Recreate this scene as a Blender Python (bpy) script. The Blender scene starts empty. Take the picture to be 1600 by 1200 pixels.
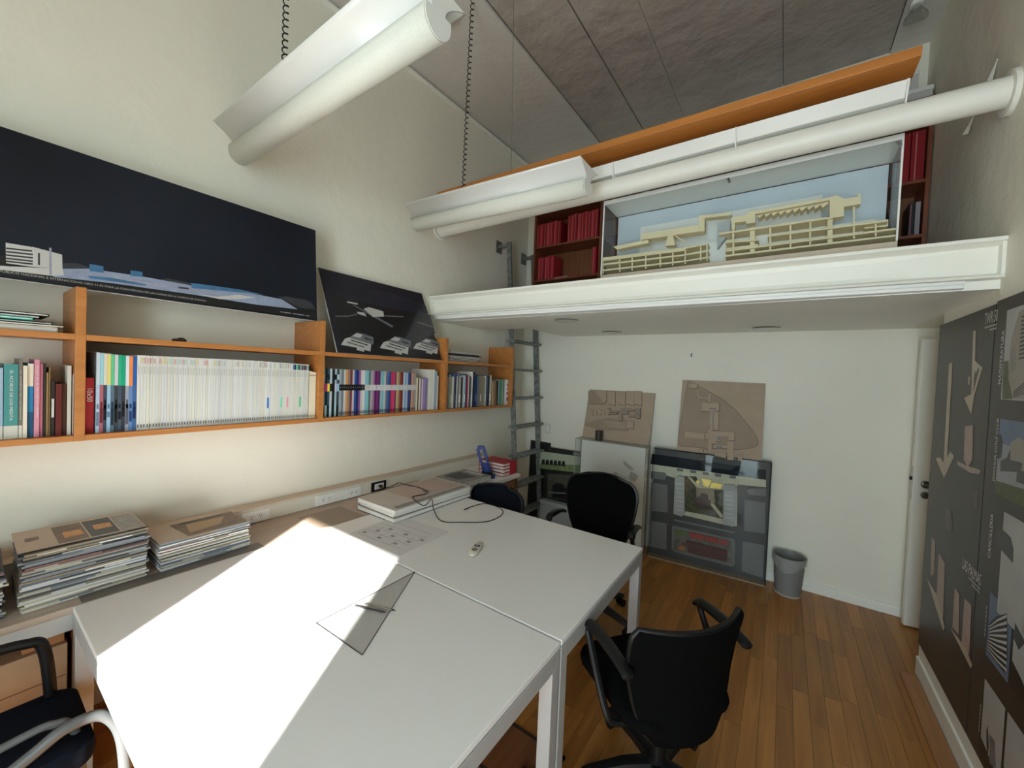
import bpy, bmesh, math, random
from mathutils import Vector, Matrix
random.seed(7)
SC = bpy.context.scene
COL = SC.collection

# ------------------------------------------------------------------ camera
FPX, PCX, PCY = 612.0, 800.0, 600.0
RW = ((0.81970288, 0.04845408, -0.57073584),
      (0.57129817, 0.00268215, 0.82073821),
      (0.04129891, -0.99882181, -0.02548316))      # world axes seen from the camera
CAM = Vector((0, 0, 1.70))
cd = bpy.data.cameras.new('camera')
cam = bpy.data.objects.new('camera', cd)
COL.objects.link(cam)
cd.sensor_width = 36.0
cd.lens = FPX / 1600 * 36
cd.clip_start = 0.02
Mc = Matrix(((RW[0][0], -RW[0][1], -RW[0][2], 0), (RW[1][0], -RW[1][1], -RW[1][2], 0), (RW[2][0], -RW[2][1], -RW[2][2], 0), (0, 0, 0, 1)))
cam.matrix_world = Matrix.Translation(CAM) @ Mc
SC.camera = cam

# ------------------------------------------------------------------ light and exposure
SC.view_settings.view_transform = 'Standard'
SC.view_settings.look = 'None'
SC.view_settings.gamma = 1.0
SC.view_settings.use_curve_mapping = False
SC.view_settings.exposure = 0.0
SC.cycles.max_bounces = 14
SC.cycles.diffuse_bounces = 8
SC.cycles.transparent_max_bounces = 24
SC.cycles.caustics_reflective = False
SC.cycles.caustics_refractive = False
SC.cycles.sample_clamp_indirect = 6.0
W = bpy.data.worlds.new('sky')
SC.world = W
W.use_nodes = True
bg = W.node_tree.nodes['Background']
bg.inputs[0].default_value = (0.77, 0.93, 1.0, 1)
bg.inputs[1].default_value = 14.0
SUNAZ = Vector((-0.66, 1.0, 0)).normalized()
SUNTAN = 0.50
sd = bpy.data.lights.new('sun', 'SUN')
sd.energy = 34.0
sd.angle = math.radians(0.6)
sd.color = (1.0, 0.97, 0.90)
so = bpy.data.objects.new('sun', sd)
COL.objects.link(so)
sdir = Vector((SUNAZ.x, SUNAZ.y, -SUNTAN))
so.rotation_euler = sdir.to_track_quat('-Z', 'Y').to_euler()
so.location = (2, -3, 6)
# window openings in the wall behind the viewer: (x0, x1, z0, z1)
YF = -1.75
WIN = [(-0.453, 0.532, 0.12, 2.645)]
for wx0, wx1, wz0, wz1 in WIN:                      # portals only guide sky sampling through the opening
    pd = bpy.data.lights.new('window_portal', 'AREA')
    pd.shape = 'RECTANGLE'; pd.size = wx1 - wx0; pd.size_y = wz1 - wz0
    pd.cycles.is_portal = True
    po = bpy.data.objects.new('window_portal', pd); COL.objects.link(po)
    po.location = ((wx0 + wx1) / 2, YF - 0.02, (wz0 + wz1) / 2)
    po.rotation_euler = (math.radians(90), 0, 0)

# ------------------------------------------------------------------ helpers
def ray(u, v):
    a, b = u - PCX, v - PCY
    return Vector((RW[0][0]*a + RW[0][1]*b + RW[0][2]*FPX, RW[1][0]*a + RW[1][1]*b + RW[1][2]*FPX, RW[2][0]*a + RW[2][1]*b + RW[2][2]*FPX))
def at(u, v, ax, val):
    d = ray(u, v)
    return CAM + d * ((val - CAM[ax]) / d[ax])
def ypx(u, x=-2.40, v=620): return at(u, v, 0, x).y

def S(r, g, b):
    f = lambda c: (c/255/12.92) if c/255 <= 0.04045 else ((c/255+0.055)/1.055)**2.4
    return (f(r), f(g), f(b))

MATS = {}
def mat(name, col, rough=0.5, metal=0.0, var=0.0, scale=8.0, bump=0.0, bscale=None, spec=0.5, coat=0.0, detail=4.0, bdist=0.02):
    if name in MATS: return MATS[name]
    m = bpy.data.materials.new(name); m.use_nodes = True
    nt = m.node_tree; b = nt.nodes['Principled BSDF']
    b.inputs['Base Color'].default_value = (*col, 1)
    b.inputs['Roughness'].default_value = rough
    b.inputs['Metallic'].default_value = metal
    b.inputs['Specular IOR Level'].default_value = spec
    b.inputs['Coat Weight'].default_value = coat
    if var or bump:
        tc = nt.nodes.new('ShaderNodeTexCoord')
        n = nt.nodes.new('ShaderNodeTexNoise'); n.inputs['Scale'].default_value = scale; n.inputs['Detail'].default_value = detail
        nt.links.new(tc.outputs['Object'], n.inputs['Vector'])
        if var:
            r = nt.nodes.new('ShaderNodeValToRGB')
            r.color_ramp.elements[0].position = 0.3; r.color_ramp.elements[1].position = 0.7
            r.color_ramp.elements[0].color = (*[c*(1-var) for c in col], 1)
            r.color_ramp.elements[1].color = (*[min(1, c*(1+var)) for c in col], 1)
            nt.links.new(n.outputs['Fac'], r.inputs['Fac'])
            nt.links.new(r.outputs['Color'], b.inputs['Base Color'])
        if bump:
            n2 = n
            if bscale:
                n2 = nt.nodes.new('ShaderNodeTexNoise'); n2.inputs['Scale'].default_value = bscale; n2.inputs['Detail'].default_value = detail
                nt.links.new(tc.outputs['Object'], n2.inputs['Vector'])
            bp = nt.nodes.new('ShaderNodeBump'); bp.inputs['Strength'].default_value = bump; bp.inputs['Distance'].default_value = bdist
            nt.links.new(n2.outputs['Fac'], bp.inputs['Height'])
            nt.links.new(bp.outputs['Normal'], b.inputs['Normal'])
    MATS[name] = m
    return m

def wood(name, c1, c2, axis=1, rough=0.45, stretch=14.0, perobj=0.0, coat=0.0):
    if name in MATS: return MATS[name]
    m = bpy.data.materials.new(name); m.use_nodes = True
    nt = m.node_tree; b = nt.nodes['Principled BSDF']
    b.inputs['Roughness'].default_value = rough
    b.inputs['Coat Weight'].default_value = coat
    tc = nt.nodes.new('ShaderNodeTexCoord'); mp = nt.nodes.new('ShaderNodeMapping')
    sc = [stretch*2.2]*3; sc[axis] = stretch*0.12
    mp.inputs['Scale'].default_value = sc
    n = nt.nodes.new('ShaderNodeTexNoise'); n.inputs['Scale'].default_value = 1.0; n.inputs['Detail'].default_value = 6; n.inputs['Distortion'].default_value = 0.6
    r = nt.nodes.new('ShaderNodeValToRGB')
    r.color_ramp.elements[0].position = 0.3; r.color_ramp.elements[1].position = 0.72
    r.color_ramp.elements[0].color = (*c1, 1); r.color_ramp.elements[1].color = (*c2, 1)
    nt.links.new(tc.outputs['Object'], mp.inputs['Vector'])
    nt.links.new(mp.outputs['Vector'], n.inputs['Vector'])
    nt.links.new(n.outputs['Fac'], r.inputs['Fac'])
    out = r.outputs['Color']
    if perobj:
        oi = nt.nodes.new('ShaderNodeObjectInfo')
        ad = nt.nodes.new('ShaderNodeVectorMath'); ad.operation = 'SCALE'
        cx = nt.nodes.new('ShaderNodeCombineXYZ'); 
        for i in range(3): nt.links.new(oi.outputs['Random'], cx.inputs[i])
        ad.inputs['Scale'].default_value = 37.0
        nt.links.new(cx.outputs[0], ad.inputs[0]); nt.links.new(ad.outputs[0], mp.inputs['Location'])
        mr = nt.nodes.new('ShaderNodeMapRange'); mr.inputs['To Min'].default_value = 1-perobj; mr.inputs['To Max'].default_value = 1+perobj
        nt.links.new(oi.outputs['Random'], mr.inputs['Value'])
        hs = nt.nodes.new('ShaderNodeHueSaturation')
        nt.links.new(mr.outputs[0], hs.inputs['Value']); nt.links.new(out, hs.inputs['Color'])
        out = hs.outputs['Color']
    nt.links.new(out, b.inputs['Base Color'])
    MATS[name] = m
    return m

def acrylic(name, tint=(0.96, 0.98, 0.98), refl=1.0):
    if name in MATS: return MATS[name]
    m = bpy.data.materials.new(name); m.use_nodes = True
    nt = m.node_tree; nt.nodes.clear()
    o = nt.nodes.new('ShaderNodeOutputMaterial'); mx = nt.nodes.new('ShaderNodeMixShader')
    t = nt.nodes.new('ShaderNodeBsdfTransparent'); g = nt.nodes.new('ShaderNodeBsdfGlossy')
    t.inputs['Color'].default_value = (*tint, 1); g.inputs['Roughness'].default_value = 0.03
    lw = nt.nodes.new('ShaderNodeLayerWeight'); lw.inputs['Blend'].default_value = 0.5
    pw = nt.nodes.new('ShaderNodeMath'); pw.operation = 'POWER'; pw.inputs[1].default_value = 4.0
    mm = nt.nodes.new('ShaderNodeMath'); mm.operation = 'MULTIPLY_ADD'; mm.inputs[1].default_value = 0.6*refl; mm.inputs[2].default_value = 0.008*refl
    nt.links.new(lw.outputs['Facing'], pw.inputs[0]); nt.links.new(pw.outputs[0], mm.inputs[0]); nt.links.new(mm.outputs[0], mx.inputs['Fac'])
    nt.links.new(t.outputs[0], mx.inputs[1]); nt.links.new(g.outputs[0], mx.inputs[2])
    nt.links.new(mx.outputs[0], o.inputs['Surface'])
    MATS[name] = m
    return m

def film(name, col, opacity):
    if name in MATS: return MATS[name]
    m = bpy.data.materials.new(name); m.use_nodes = True
    nt = m.node_tree; nt.nodes.clear()
    o = nt.nodes.new('ShaderNodeOutputMaterial'); mx = nt.nodes.new('ShaderNodeMixShader'); mx.inputs['Fac'].default_value = opacity
    t = nt.nodes.new('ShaderNodeBsdfTransparent'); g = nt.nodes.new('ShaderNodeBsdfPrincipled')
    g.inputs['Base Color'].default_value = (*col, 1); g.inputs['Roughness'].default_value = 0.25
    nt.links.new(t.outputs[0], mx.inputs[1]); nt.links.new(g.outputs[0], mx.inputs[2]); nt.links.new(mx.outputs[0], o.inputs['Surface'])
    MATS[name] = m
    return m

class MB:
    def __init__(s): s.v = []; s.f = []; s.m = []
    def add(s, vs, fs, m=0, T=None):
        b = len(s.v)
        s.v += [tuple(T @ Vector(p)) if T else tuple(p) for p in vs]
        s.f += [tuple(b+i for i in f) for f in fs]; s.m += [m]*len(fs)
        return s
    def box(s, x0, x1, y0, y1, z0, z1, m=0, T=None):
        if x0 > x1: x0, x1 = x1, x0
        if y0 > y1: y0, y1 = y1, y0
        if z0 > z1: z0, z1 = z1, z0
        vs = [(x0,y0,z0),(x1,y0,z0),(x1,y1,z0),(x0,y1,z0),(x0,y0,z1),(x1,y0,z1),(x1,y1,z1),(x0,y1,z1)]
        return s.add(vs, [(3,2,1,0),(4,5,6,7),(0,1,5,4),(1,2,6,5),(2,3,7,6),(3,0,4,7)], m, T)
    def prism(s, pts, ax, a0, a1, m=0, T=None):
        # pts: 2D polygon in the two axes other than ax (cyclic order), extruded a0..a1
        n = len(pts)
        def mk(p, a):
            return (a, p[0], p[1]) if ax == 0 else ((p[0], a, p[1]) if ax == 1 else (p[0], p[1], a))
        vs = [mk(p, a0) for p in pts] + [mk(p, a1) for p in pts]
        fs = [(i, (i+1) % n, n+(i+1) % n, n+i) for i in range(n)] + [tuple(range(n))[::-1], tuple(range(n, 2*n))]
        return s.add(vs, fs, m, T)
    def tube(s, path, r, n=8, m=0, caps=True, flat=1.0, T=None):
        path = [Vector(p) for p in path]; k = len(path)
        rs = r if isinstance(r, (list, tuple)) else [r]*k
        vs = []; up = None
        for i, p in enumerate(path):
            d = (path[min(i+1, k-1)] - path[max(i-1, 0)]).normalized()
            if up is None:
                up = Vector((0, 0, 1)) if abs(d.z) < 0.9 else Vector((1, 0, 0))
            sx = d.cross(up).normalized(); up = sx.cross(d).normalized()
            for j in range(n):
                a = 2*math.pi*j/n
                vs.append(p + sx*math.cos(a)*rs[i] + up*math.sin(a)*rs[i]*flat)
        fs = [(i*n+j, i*n+(j+1) % n, (i+1)*n+(j+1) % n, (i+1)*n+j) for i in range(k-1) for j in range(n)]
        if caps: fs += [tuple(range(n))[::-1], tuple((k-1)*n+j for j in range(n))]
        return s.add(vs, fs, m, T)
    def lathe(s, prof, n=20, c=(0, 0, 0), m=0, T=None):
        k = len(prof); vs = []
        for r, z in prof:
            for j in range(n):
                a = 2*math.pi*j/n
                vs.append((c[0]+r*math.cos(a), c[1]+r*math.sin(a), c[2]+z))
        fs = [(i*n+j, i*n+(j+1) % n, (i+1)*n+(j+1) % n, (i+1)*n+j) for i in range(k-1) for j in range(n)]
        if prof[0][0] > 1e-6: fs.append(tuple(range(n))[::-1])
        if prof[-1][0] > 1e-6: fs.append(tuple((k-1)*n+j for j in range(n)))
        return s.add(vs, fs, m, T)
    def grid(s, fn, nu, nv, m=0, T=None):
        vs = [fn(i/nu, j/nv) for j in range(nv+1) for i in range(nu+1)]
        fs = [(j*(nu+1)+i, j*(nu+1)+i+1, (j+1)*(nu+1)+i+1, (j+1)*(nu+1)+i) for j in range(nv) for i in range(nu)]
        return s.add(vs, fs, m, T)
    def build(s, name, mats, parent=None, bevel=0.0, smooth=False, world=False, solid=0.0, seg=2, fix=True):
        me = bpy.data.meshes.new(name)
        vs = s.v
        if world and parent is not None:
            L = parent.location; vs = [(p[0]-L.x, p[1]-L.y, p[2]-L.z) for p in vs]
        me.from_pydata(vs, [], s.f)
        if not isinstance(mats, (list, tuple)): mats = [mats]
        for mm in mats: me.materials.append(mm)
        for p, i in zip(me.polygons, s.m): p.material_index = i
        if fix:
            bm = bmesh.new(); bm.from_mesh(me)
            bmesh.ops.recalc_face_normals(bm, faces=bm.faces); bm.to_mesh(me); bm.free()
        if smooth: smooth_mesh(me)
        me.update()
        o = bpy.data.objects.new(name, me); COL.objects.link(o)
        if parent is not None: o.parent = parent
        if solid:
            md = o.modifiers.new('solid', 'SOLIDIFY'); md.thickness = solid; md.offset = 0
        if bevel:
            md = o.modifiers.new('bevel', 'BEVEL'); md.width = bevel; md.segments = seg; md.limit_method = 'ANGLE'; md.angle_limit = math.radians(40)
        return o

def smooth_mesh(me, ang=38):
    for p in me.polygons: p.use_smooth = True
    bm = bmesh.new(); bm.from_mesh(me)
    for e in bm.edges:
        if len(e.link_faces) == 2 and e.calc_face_angle(0) > math.radians(ang): e.smooth = False
    bm.to_mesh(me); bm.free()

def tag(o, label=None, cat=None, group=None, kind=None):
    if label: o['label'] = label
    if cat: o['category'] = cat
    if group: o['group'] = group
    if kind: o['kind'] = kind
    return o
def thing(name, label, cat, loc=(0, 0, 0), rot=(0, 0, 0), group=None):
    o = bpy.data.objects.new(name, None); COL.objects.link(o)
    o.empty_display_size = 0.1
    o.location = loc; o.rotation_euler = rot
    return tag(o, label, cat, group)
def struct(name, mb, mats, parent=None, **k):
    o = mb.build(name, mats, parent, **k)
    if parent is None: o['kind'] = 'structure'
    return o
def share(src, name, parent=None, loc=None, rot=None):
    o = bpy.data.objects.new(name, src.data); COL.objects.link(o)
    for md in src.modifiers:
        n = o.modifiers.new(md.name, md.type)
        for a in ('width', 'segments', 'limit_method', 'angle_limit', 'thickness', 'offset'):
            if hasattr(md, a): setattr(n, a, getattr(md, a))
    o.parent = parent
    if loc is not None: o.location = loc
    if rot is not None: o.rotation_euler = rot
    return o
def ordn(n):
    return '%d%s' % (n, 'th' if 10 <= n % 100 <= 20 else {1: 'st', 2: 'nd', 3: 'rd'}.get(n % 10, 'th'))

# boards: local x = right along the face, z = up the face, -y = out of the face
def board_matrix(loc, yaw, lean):
    return Matrix.Translation(loc) @ Matrix.Rotation(yaw, 4, 'Z') @ Matrix.Rotation(-lean, 4, 'X')
def on_board(M, u, v, y=0.0):
    n = (M.to_3x3() @ Vector((0, -1, 0))); p0 = M @ Vector((0, y, 0))
    d = ray(u, v); t = (p0 - CAM).dot(n) / d.dot(n)
    q = M.inverted() @ (CAM + d*t)
    return (q.x, q.z)
DC = [0]
def decal(parent, name, polys, off=0.0008, label=None):
    if 1 < len(polys) <= 6:
        for k, q in enumerate(polys): decal(parent, name, [q], off+0.00007*k, label)
        return
    ms = []; mb = MB()
    DC[0] = (DC[0]+1) % 9; off += 0.000035*DC[0]
    for k, (m, pts) in enumerate(polys):
        if m not in ms: ms.append(m)
        mb.add([(p[0], -off-0.00002*(k % 12), p[1]) for p in pts], [tuple(range(len(pts)))], ms.index(m))
    o = mb.build(name, ms, parent, fix=False)
    bm = bmesh.new(); bm.from_mesh(o.data)
    for f in bm.faces:
        if f.normal.y > 0: f.normal_flip()
    bm.to_mesh(o.data); bm.free()
    if len(polys) > 6: o['kind'] = 'stuff'
    return o
def text(parent, name, s, x, z, w, h, m, off=0.0012, rot=0.0, spacing=1.0):
    cu = bpy.data.curves.new('t', 'FONT'); cu.body = s; cu.size = 1.0; cu.space_character = spacing
    to = bpy.data.objects.new('t', cu); COL.objects.link(to)
    dg = bpy.context.evaluated_depsgraph_get()
    me = bpy.data.meshes.new_from_object(to.evaluated_get(dg))
    bpy.data.objects.remove(to); bpy.data.curves.remove(cu)
    xs = [v.co.x for v in me.vertices]; ys = [v.co.y for v in me.vertices]
    x0, x1, y0, y1 = min(xs), max(xs), min(ys), max(ys)
    ca, sa = math.cos(rot), math.sin(rot)
    for v in me.vertices:
        a = (v.co.x-x0)/(x1-x0)*w; b = (v.co.y-y0)/(y1-y0)*h
        v.co = (x + a*ca - b*sa, -off, z + a*sa + b*ca)
    me.materials.clear(); me.materials.append(m)
    o = bpy.data.objects.new(name, me); COL.objects.link(o); o.parent = parent
    return o
# ------------------------------------------------------------------ materials
XL, XR, YB, ZS = -2.69, 0.75, 4.09, 2.16
ZM = 2.372                                            # mezzanine floor
def ceilz(y): return 4.165 + 0.024*y
M_WALL = mat('wall_paint', (0.80, 0.785, 0.69), 0.7, var=0.025, scale=1.6, bump=0.25, bscale=9.0)
M_WHITE = mat('white_paint', (0.83, 0.83, 0.77), 0.45, var=0.02, scale=3, bump=0.08, bscale=14)
M_CEIL = mat('ceiling_paint', (0.62, 0.60, 0.57), 0.6, var=0.04, scale=2, bump=0.3, bscale=12)
M_FOIL = mat('wrinkled_panel', (0.40, 0.365, 0.33), 0.5, var=0.10, scale=5, bump=1.0, bscale=6, detail=8, bdist=0.03)
M_LAM = mat('white_laminate', (0.83, 0.83, 0.83), 0.32, var=0.012, scale=2.5)
M_GREY = mat('grey_steel', (0.40, 0.40, 0.40), 0.42, var=0.04, scale=6)
M_WENAM = mat('white_enamel', (0.80, 0.81, 0.79), 0.3)
M_DIFF = mat('perforated_diffuser', (0.74, 0.75, 0.68), 0.55, var=0.05, scale=180)
M_ORANGE = wood('orange_wood', (0.40, 0.150, 0.036), (0.52, 0.210, 0.058), 1, 0.42)
M_ORANGEX = wood('orange_wood_x', (0.46, 0.165, 0.032), (0.58, 0.225, 0.05), 0, 0.4)
M_REDWOOD = wood('red_brown_wood', (0.16, 0.042, 0.018), (0.24, 0.07, 0.03), 2, 0.45)
M_FLOOR = wood('oak_planks', (0.31, 0.125, 0.024), (0.48, 0.21, 0.046), 1, 0.34, stretch=10, perobj=0.15)
M_FLOOR0 = wood('oak_floor', (0.30, 0.125, 0.030), (0.44, 0.20, 0.056), 1, 0.36, stretch=10)
M_DARKJ = mat('dark_joint', (0.03, 0.015, 0.008), 0.8)
M_BLACK = mat('black_plastic', (0.005, 0.005, 0.0055), 0.42, spec=0.35)
M_BFAB = mat('black_fabric', (0.0028, 0.0028, 0.003), 0.9, var=0.2, scale=300, bump=0.2, bscale=400, spec=0.06)
M_NAVY = mat('navy_fabric', (0.0055, 0.0075, 0.014), 0.9, var=0.2, scale=300, spec=0.1)
M_CHROME = mat('satin_metal', (0.55, 0.55, 0.54), 0.3, 1.0)
M_SILVER = mat('silver_grey_tube', (0.095, 0.105, 0.11), 0.4, 0.0)
M_GALV = mat('galvanised_steel', (0.22, 0.24, 0.235), 0.55, 0.45, var=0.35, scale=28, bump=0.2, bscale=60)
M_PAPER = mat('paper_white', (0.74, 0.73, 0.70), 0.7)
M_PAPERG = mat('paper_grey', (0.52, 0.52, 0.51), 0.7)
M_INK = mat('ink_dark', (0.03, 0.03, 0.035), 0.6)
M_INKG = mat('ink_grey', (0.22, 0.22, 0.23), 0.6)
M_LETTER = mat('lettering_white', (0.72, 0.72, 0.70), 0.5)
M_LETTERG = mat('lettering_grey', (0.42, 0.42, 0.41), 0.5)
M_ACR = acrylic('clear_acrylic')
M_ACRE = acrylic('acrylic_edge', (0.62, 0.66, 0.64), 1.0)
M_CREAM = mat('cream_card', (0.76, 0.66, 0.44), 0.6, var=0.03, scale=10)
M_KRAFT = mat('brown_card', (0.40, 0.315, 0.235), 0.75, var=0.05, scale=9)
M_KRAFTD = mat('brown_card_dark', (0.31, 0.245, 0.185), 0.75, var=0.05, scale=9)
M_CBOX = mat('cardboard', (0.42, 0.25, 0.14), 0.75, var=0.06, scale=12)
M_BEIGE = wood('beige_counter', (0.42, 0.33, 0.265), (0.50, 0.40, 0.325), 1, 0.4)

# ------------------------------------------------------------------ the room
# floor with planks
fl = MB().box(XL-0.15, 1.9, YF-0.15, YB+0.15, -0.12, -0.013)
floor = struct('floor', fl, M_DARKJ)
rest = MB(); PWD = 0.072
nplank = 0
pcache = {}
x = XL
ci = 0
while x < 1.76:
    y = YF - random.random()*0.7
    while y < YB:
        Lp = random.choice((0.45, 0.6, 0.75, 0.9, 1.05))
        y0, y1 = max(y, YF), min(y+Lp, YB)
        if y1 - y0 > 0.03:
            xa, xb = x+0.0006, min(x+PWD, 1.76)-0.0006
            vis = (xb > -1.30 and xb < 1.0 and y1 > 1.0)
            if vis and not (xa > 0.73 and y0 < 3.3):
                key = (round(y1-y0, 3), round(xb-xa, 4))
                if key not in pcache:
                    o = MB().box(0, xb-xa, 0, y1-y0-0.0012, -0.013, 0).build('plank', M_FLOOR, floor)
                    pcache[key] = o
                else:
                    o = share(pcache[key], 'plank', floor)
                o.location = (xa, y0, random.uniform(-0.0006, 0)); nplank += 1
            else:
                rest.box(xa, xb, y0, y1-0.0012, -0.013, 0)
        y += Lp
    x += PWD
tag(rest.build('plank_field', M_FLOOR0, floor, fix=False), kind='stuff')

wl = struct('wall_left', MB().box(XL-0.15, XL, YF-0.15, YB+0.15, -0.1, 4.7), M_WALL)
wb = struct('wall_back', MB().box(XL, 1.9, YB, YB+0.15, -0.1, 4.7), M_WALL)
wr = struct('wall_right', MB().prism([(YF-0.15, -0.1), (3.34, -0.1), (3.34, ZS), (YB, ZS), (YB, 4.7), (YF-0.15, 4.7)], 0, XR, XR+0.15), M_WALL)
struct('wall_recess', MB().box(1.75, 1.9, 3.34, YB, -0.1, ZS).box(XR+0.15, 1.9, 3.19, 3.34, -0.1, ZS), M_WALL)
wf = MB(); xs = XL
for a, b, z0, z1 in WIN:
    wf.box(xs, a, YF-0.15, YF, -0.1, 4.7); wf.box(a, b, YF-0.15, YF, -0.1, z0); wf.box(a, b, YF-0.15, YF, z1, 4.7); xs = b
wf.box(xs, XR, YF-0.15, YF, -0.1, 4.7)
struct('wall_front', wf, M_WALL)
for i, (a, b, z0, z1) in enumerate(WIN):
    wn = MB()
    wn.box(a-0.05, a, YF-0.01, YF+0.025, z0-0.05, z1+0.05).box(b, b+0.05, YF-0.01, YF+0.025, z0-0.05, z1+0.05).box(a, b, YF-0.01, YF+0.025, z1, z1+0.05)
    wo = struct('window_%d' % (i+1), wn, M_WHITE)
    MB().box(a-0.07, b+0.07, YF-0.15, YF+0.06, z0-0.045, z0-0.01).build('window_sill', M_WHITE, wo)

# ceiling: sloping deck with separate panels below it
cl = MB()
def slab(mb, x0, x1, y0, y1, dz0, dz1, m=0):
    vs = [(x0,y0,ceilz(y0)+dz0),(x1,y0,ceilz(y0)+dz0),(x1,y1,ceilz(y1)+dz0),(x0,y1,ceilz(y1)+dz0),
          (x0,y0,ceilz(y0)+dz1),(x1,y0,ceilz(y0)+dz1),(x1,y1,ceilz(y1)+dz1),(x0,y1,ceilz(y1)+dz1)]
    return mb.add(vs, [(3,2,1,0),(4,5,6,7),(0,1,5,4),(1,2,6,5),(2,3,7,6),(3,0,4,7)], m)
ceiling = struct('ceiling', slab(MB(), XL, XR, YF, YB, 0.022, 0.12), M_DARKJ)
for a, b, mm, d in ((XL, -1.93, M_CEIL, 0.0), (-1.925, -1.78, M_CEIL, -0.018), (-1.775, -1.325, M_FOIL, 0.004), (-1.315, -0.93, M_FOIL, 0.004),
                    (-0.928, -0.135, M_FOIL, 0.006), (-0.131, 0.53, M_FOIL, 0.003), (0.535, XR, M_CEIL, -0.012)):
    def surf(u, v, a=a, b=b, d=d):
        xx = a+(b-a)*u; yy = YF+(YB-YF)*v
        return (xx, yy, ceilz(yy)+d)
    mb = MB(); slab(mb, a, b, YF, YB, d, d+0.02)
    mb.build('ceiling_panel', mm, ceiling)
    if mm is M_FOIL and b < 0:
        pass
trim = struct('trim_1', MB().tube([(XL+0.012, YF, ceilz(YF)-0.03), (XL+0.012, YB, ceilz(YB)-0.03)], 0.02, 8), M_WHITE)

# mezzanine slab with ladder opening, and its front steel channel
HX, HY = -2.12, 3.30
mz = MB().box(XL, XR, 2.62, HY, ZS, ZM).box(HX, XR, HY, YB, ZS, ZM).box(XR+0.15, 1.75, 3.34, YB, ZS, ZM-0.02)
mezz = struct('floor_mezzanine', mz, M_WHITE)
SH = Matrix(((1,0,0,0),(0.0225,1,0,2.549),(0,0,1,0),(0,0,0,1)))
ch = [(0.0, ZM+0.004), (0.0, ZM-0.012), (0.055, ZM-0.026), (0.062, ZM-0.05), (0.064, 2.25), (0.058, 2.228), (0.006, 2.213), (0.0, 2.200), (0.075, 2.200), (0.12, 2.205), (0.12, ZM+0.004)]
MB().prism(ch, 0, XL, XR, T=SH).build('edge_channel', M_WHITE, mezz, bevel=0.003)
MB().prism([(0.028, 2.2), (0.028, 2.186), (0.034, 2.183), (0.034, 2.168), (0.085, 2.160), (0.085, 2.2)], 0, XL, 0.64, T=SH).build('edge_strip', M_WENAM, mezz, bevel=0.002)
# stiffener plates at the channel ends
MB().box(XL, XL+0.012, 2.50, 2.56, 2.215, ZM-0.01).build('end_plate', M_WHITE, mezz)
MB().box(XR-0.012, XR, 2.58, 2.63, 2.215, ZM-0.01).build('end_plate', M_WHITE, mezz)
# baseboards
struct('baseboard_back', MB().box(-2.0, 0.90, YB-0.012, YB, 0, 0.075).box(-2.0, 0.9, YB-0.018, YB, 0, 0.055), M_WHITE)
bbr = struct('baseboard_right', MB().box(XR-0.022, XR, YF, 3.335, 0, 0.108).box(XR-0.012, XR, YF, 3.335, 0.108, 0.185), M_WHITE, bevel=0.003)
struct('trim_2', MB().box(XR-0.10, XR-0.024, 0.5, 3.27, -0.004, 0.016), wood('oak_strip', (0.30, 0.13, 0.045), (0.40, 0.19, 0.07), 1, 0.4), bevel=0.004)
# peeling paint flakes and patches are relief of the plaster
fk = MB()
for u, v in ((790, 238), (776, 238)):
    p = at(u, v, 0, XL)
    fk.add([(XL+0.002, p.y-0.02, p.z+0.02), (XL+0.002, p.y+0.03, p.z+0.025), (XL+0.05, p.y+0.025, p.z-0.06), (XL+0.03, p.y, p.z-0.04)], [(0, 1, 2, 3)])
fk.build('paint_flake', M_WHITE, wl, solid=0.002)
fk = MB()
for u, v, s in ((1556, 115, 1.0), (1520, 195, 0.7)):
    p = at(u, v, 0, XR)
    fk.add([(XR-0.002, p.y-0.015, p.z+0.06*s), (XR-0.002, p.y+0.02, p.z+0.05*s), (XR-0.03, p.y+0.03*s, p.z-0.05*s), (XR-0.015, p.y, p.z-0.06*s)], [(0, 1, 2, 3)])
fk.build('paint_flake', M_WHITE, wr, solid=0.002)

# door standing slightly ajar in the recess, hinged at its right side
dr = thing('door_1', None, None, (1.56, YB-0.005, 0.0), (0, 0, math.radians(8.5)))
dr['kind'] = 'structure'
leaf = MB().box(-0.79, 0, -0.04, 0, 0.012, 2.07).build('door_leaf', M_WHITE, dr, bevel=0.003)
MB().box(-0.7915, -0.789, -0.031, -0.009, 0.92, 1.16).build('latch_plate', M_CHROME, dr)
MB().box(-0.803, -0.789, -0.027, -0.013, 1.06, 1.085).build('latch_bolt', M_BLACK, dr)
hd = MB().lathe([(0.0, 0.0), (0.026, 0.0), (0.026, 0.008), (0.022, 0.011), (0, 0.011)], 20, T=Matrix.Translation((-0.725, -0.04, 1.04)) @ Matrix.Rotation(math.pi/2, 4, 'X')).build('handle_rose', mat('dark_nickel', (0.16, 0.14, 0.12), 0.35, 0.9), dr, smooth=True)
MB().tube([(-0.725, -0.045, 1.04), (-0.725, -0.085, 1.04), (-0.71, -0.097, 1.04), (-0.68, -0.1, 1.038), (-0.60, -0.098, 1.03)], 0.0095, 10).build('door_lever', MATS['dark_nickel'], dr, smooth=True)
MB().lathe([(0.0, 0.0), (0.024, 0.0), (0.024, 0.007), (0.02, 0.009), (0, 0.009)], 20, T=Matrix.Translation((-0.725, -0.04, 0.965)) @ Matrix.Rotation(math.pi/2, 4, 'X')).build('key_rose', MATS['dark_nickel'], dr, smooth=True)
MB().box(-0.728, -0.722, -0.0505, -0.048, 0.955, 0.975).build('keyhole', M_INK, dr)

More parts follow.
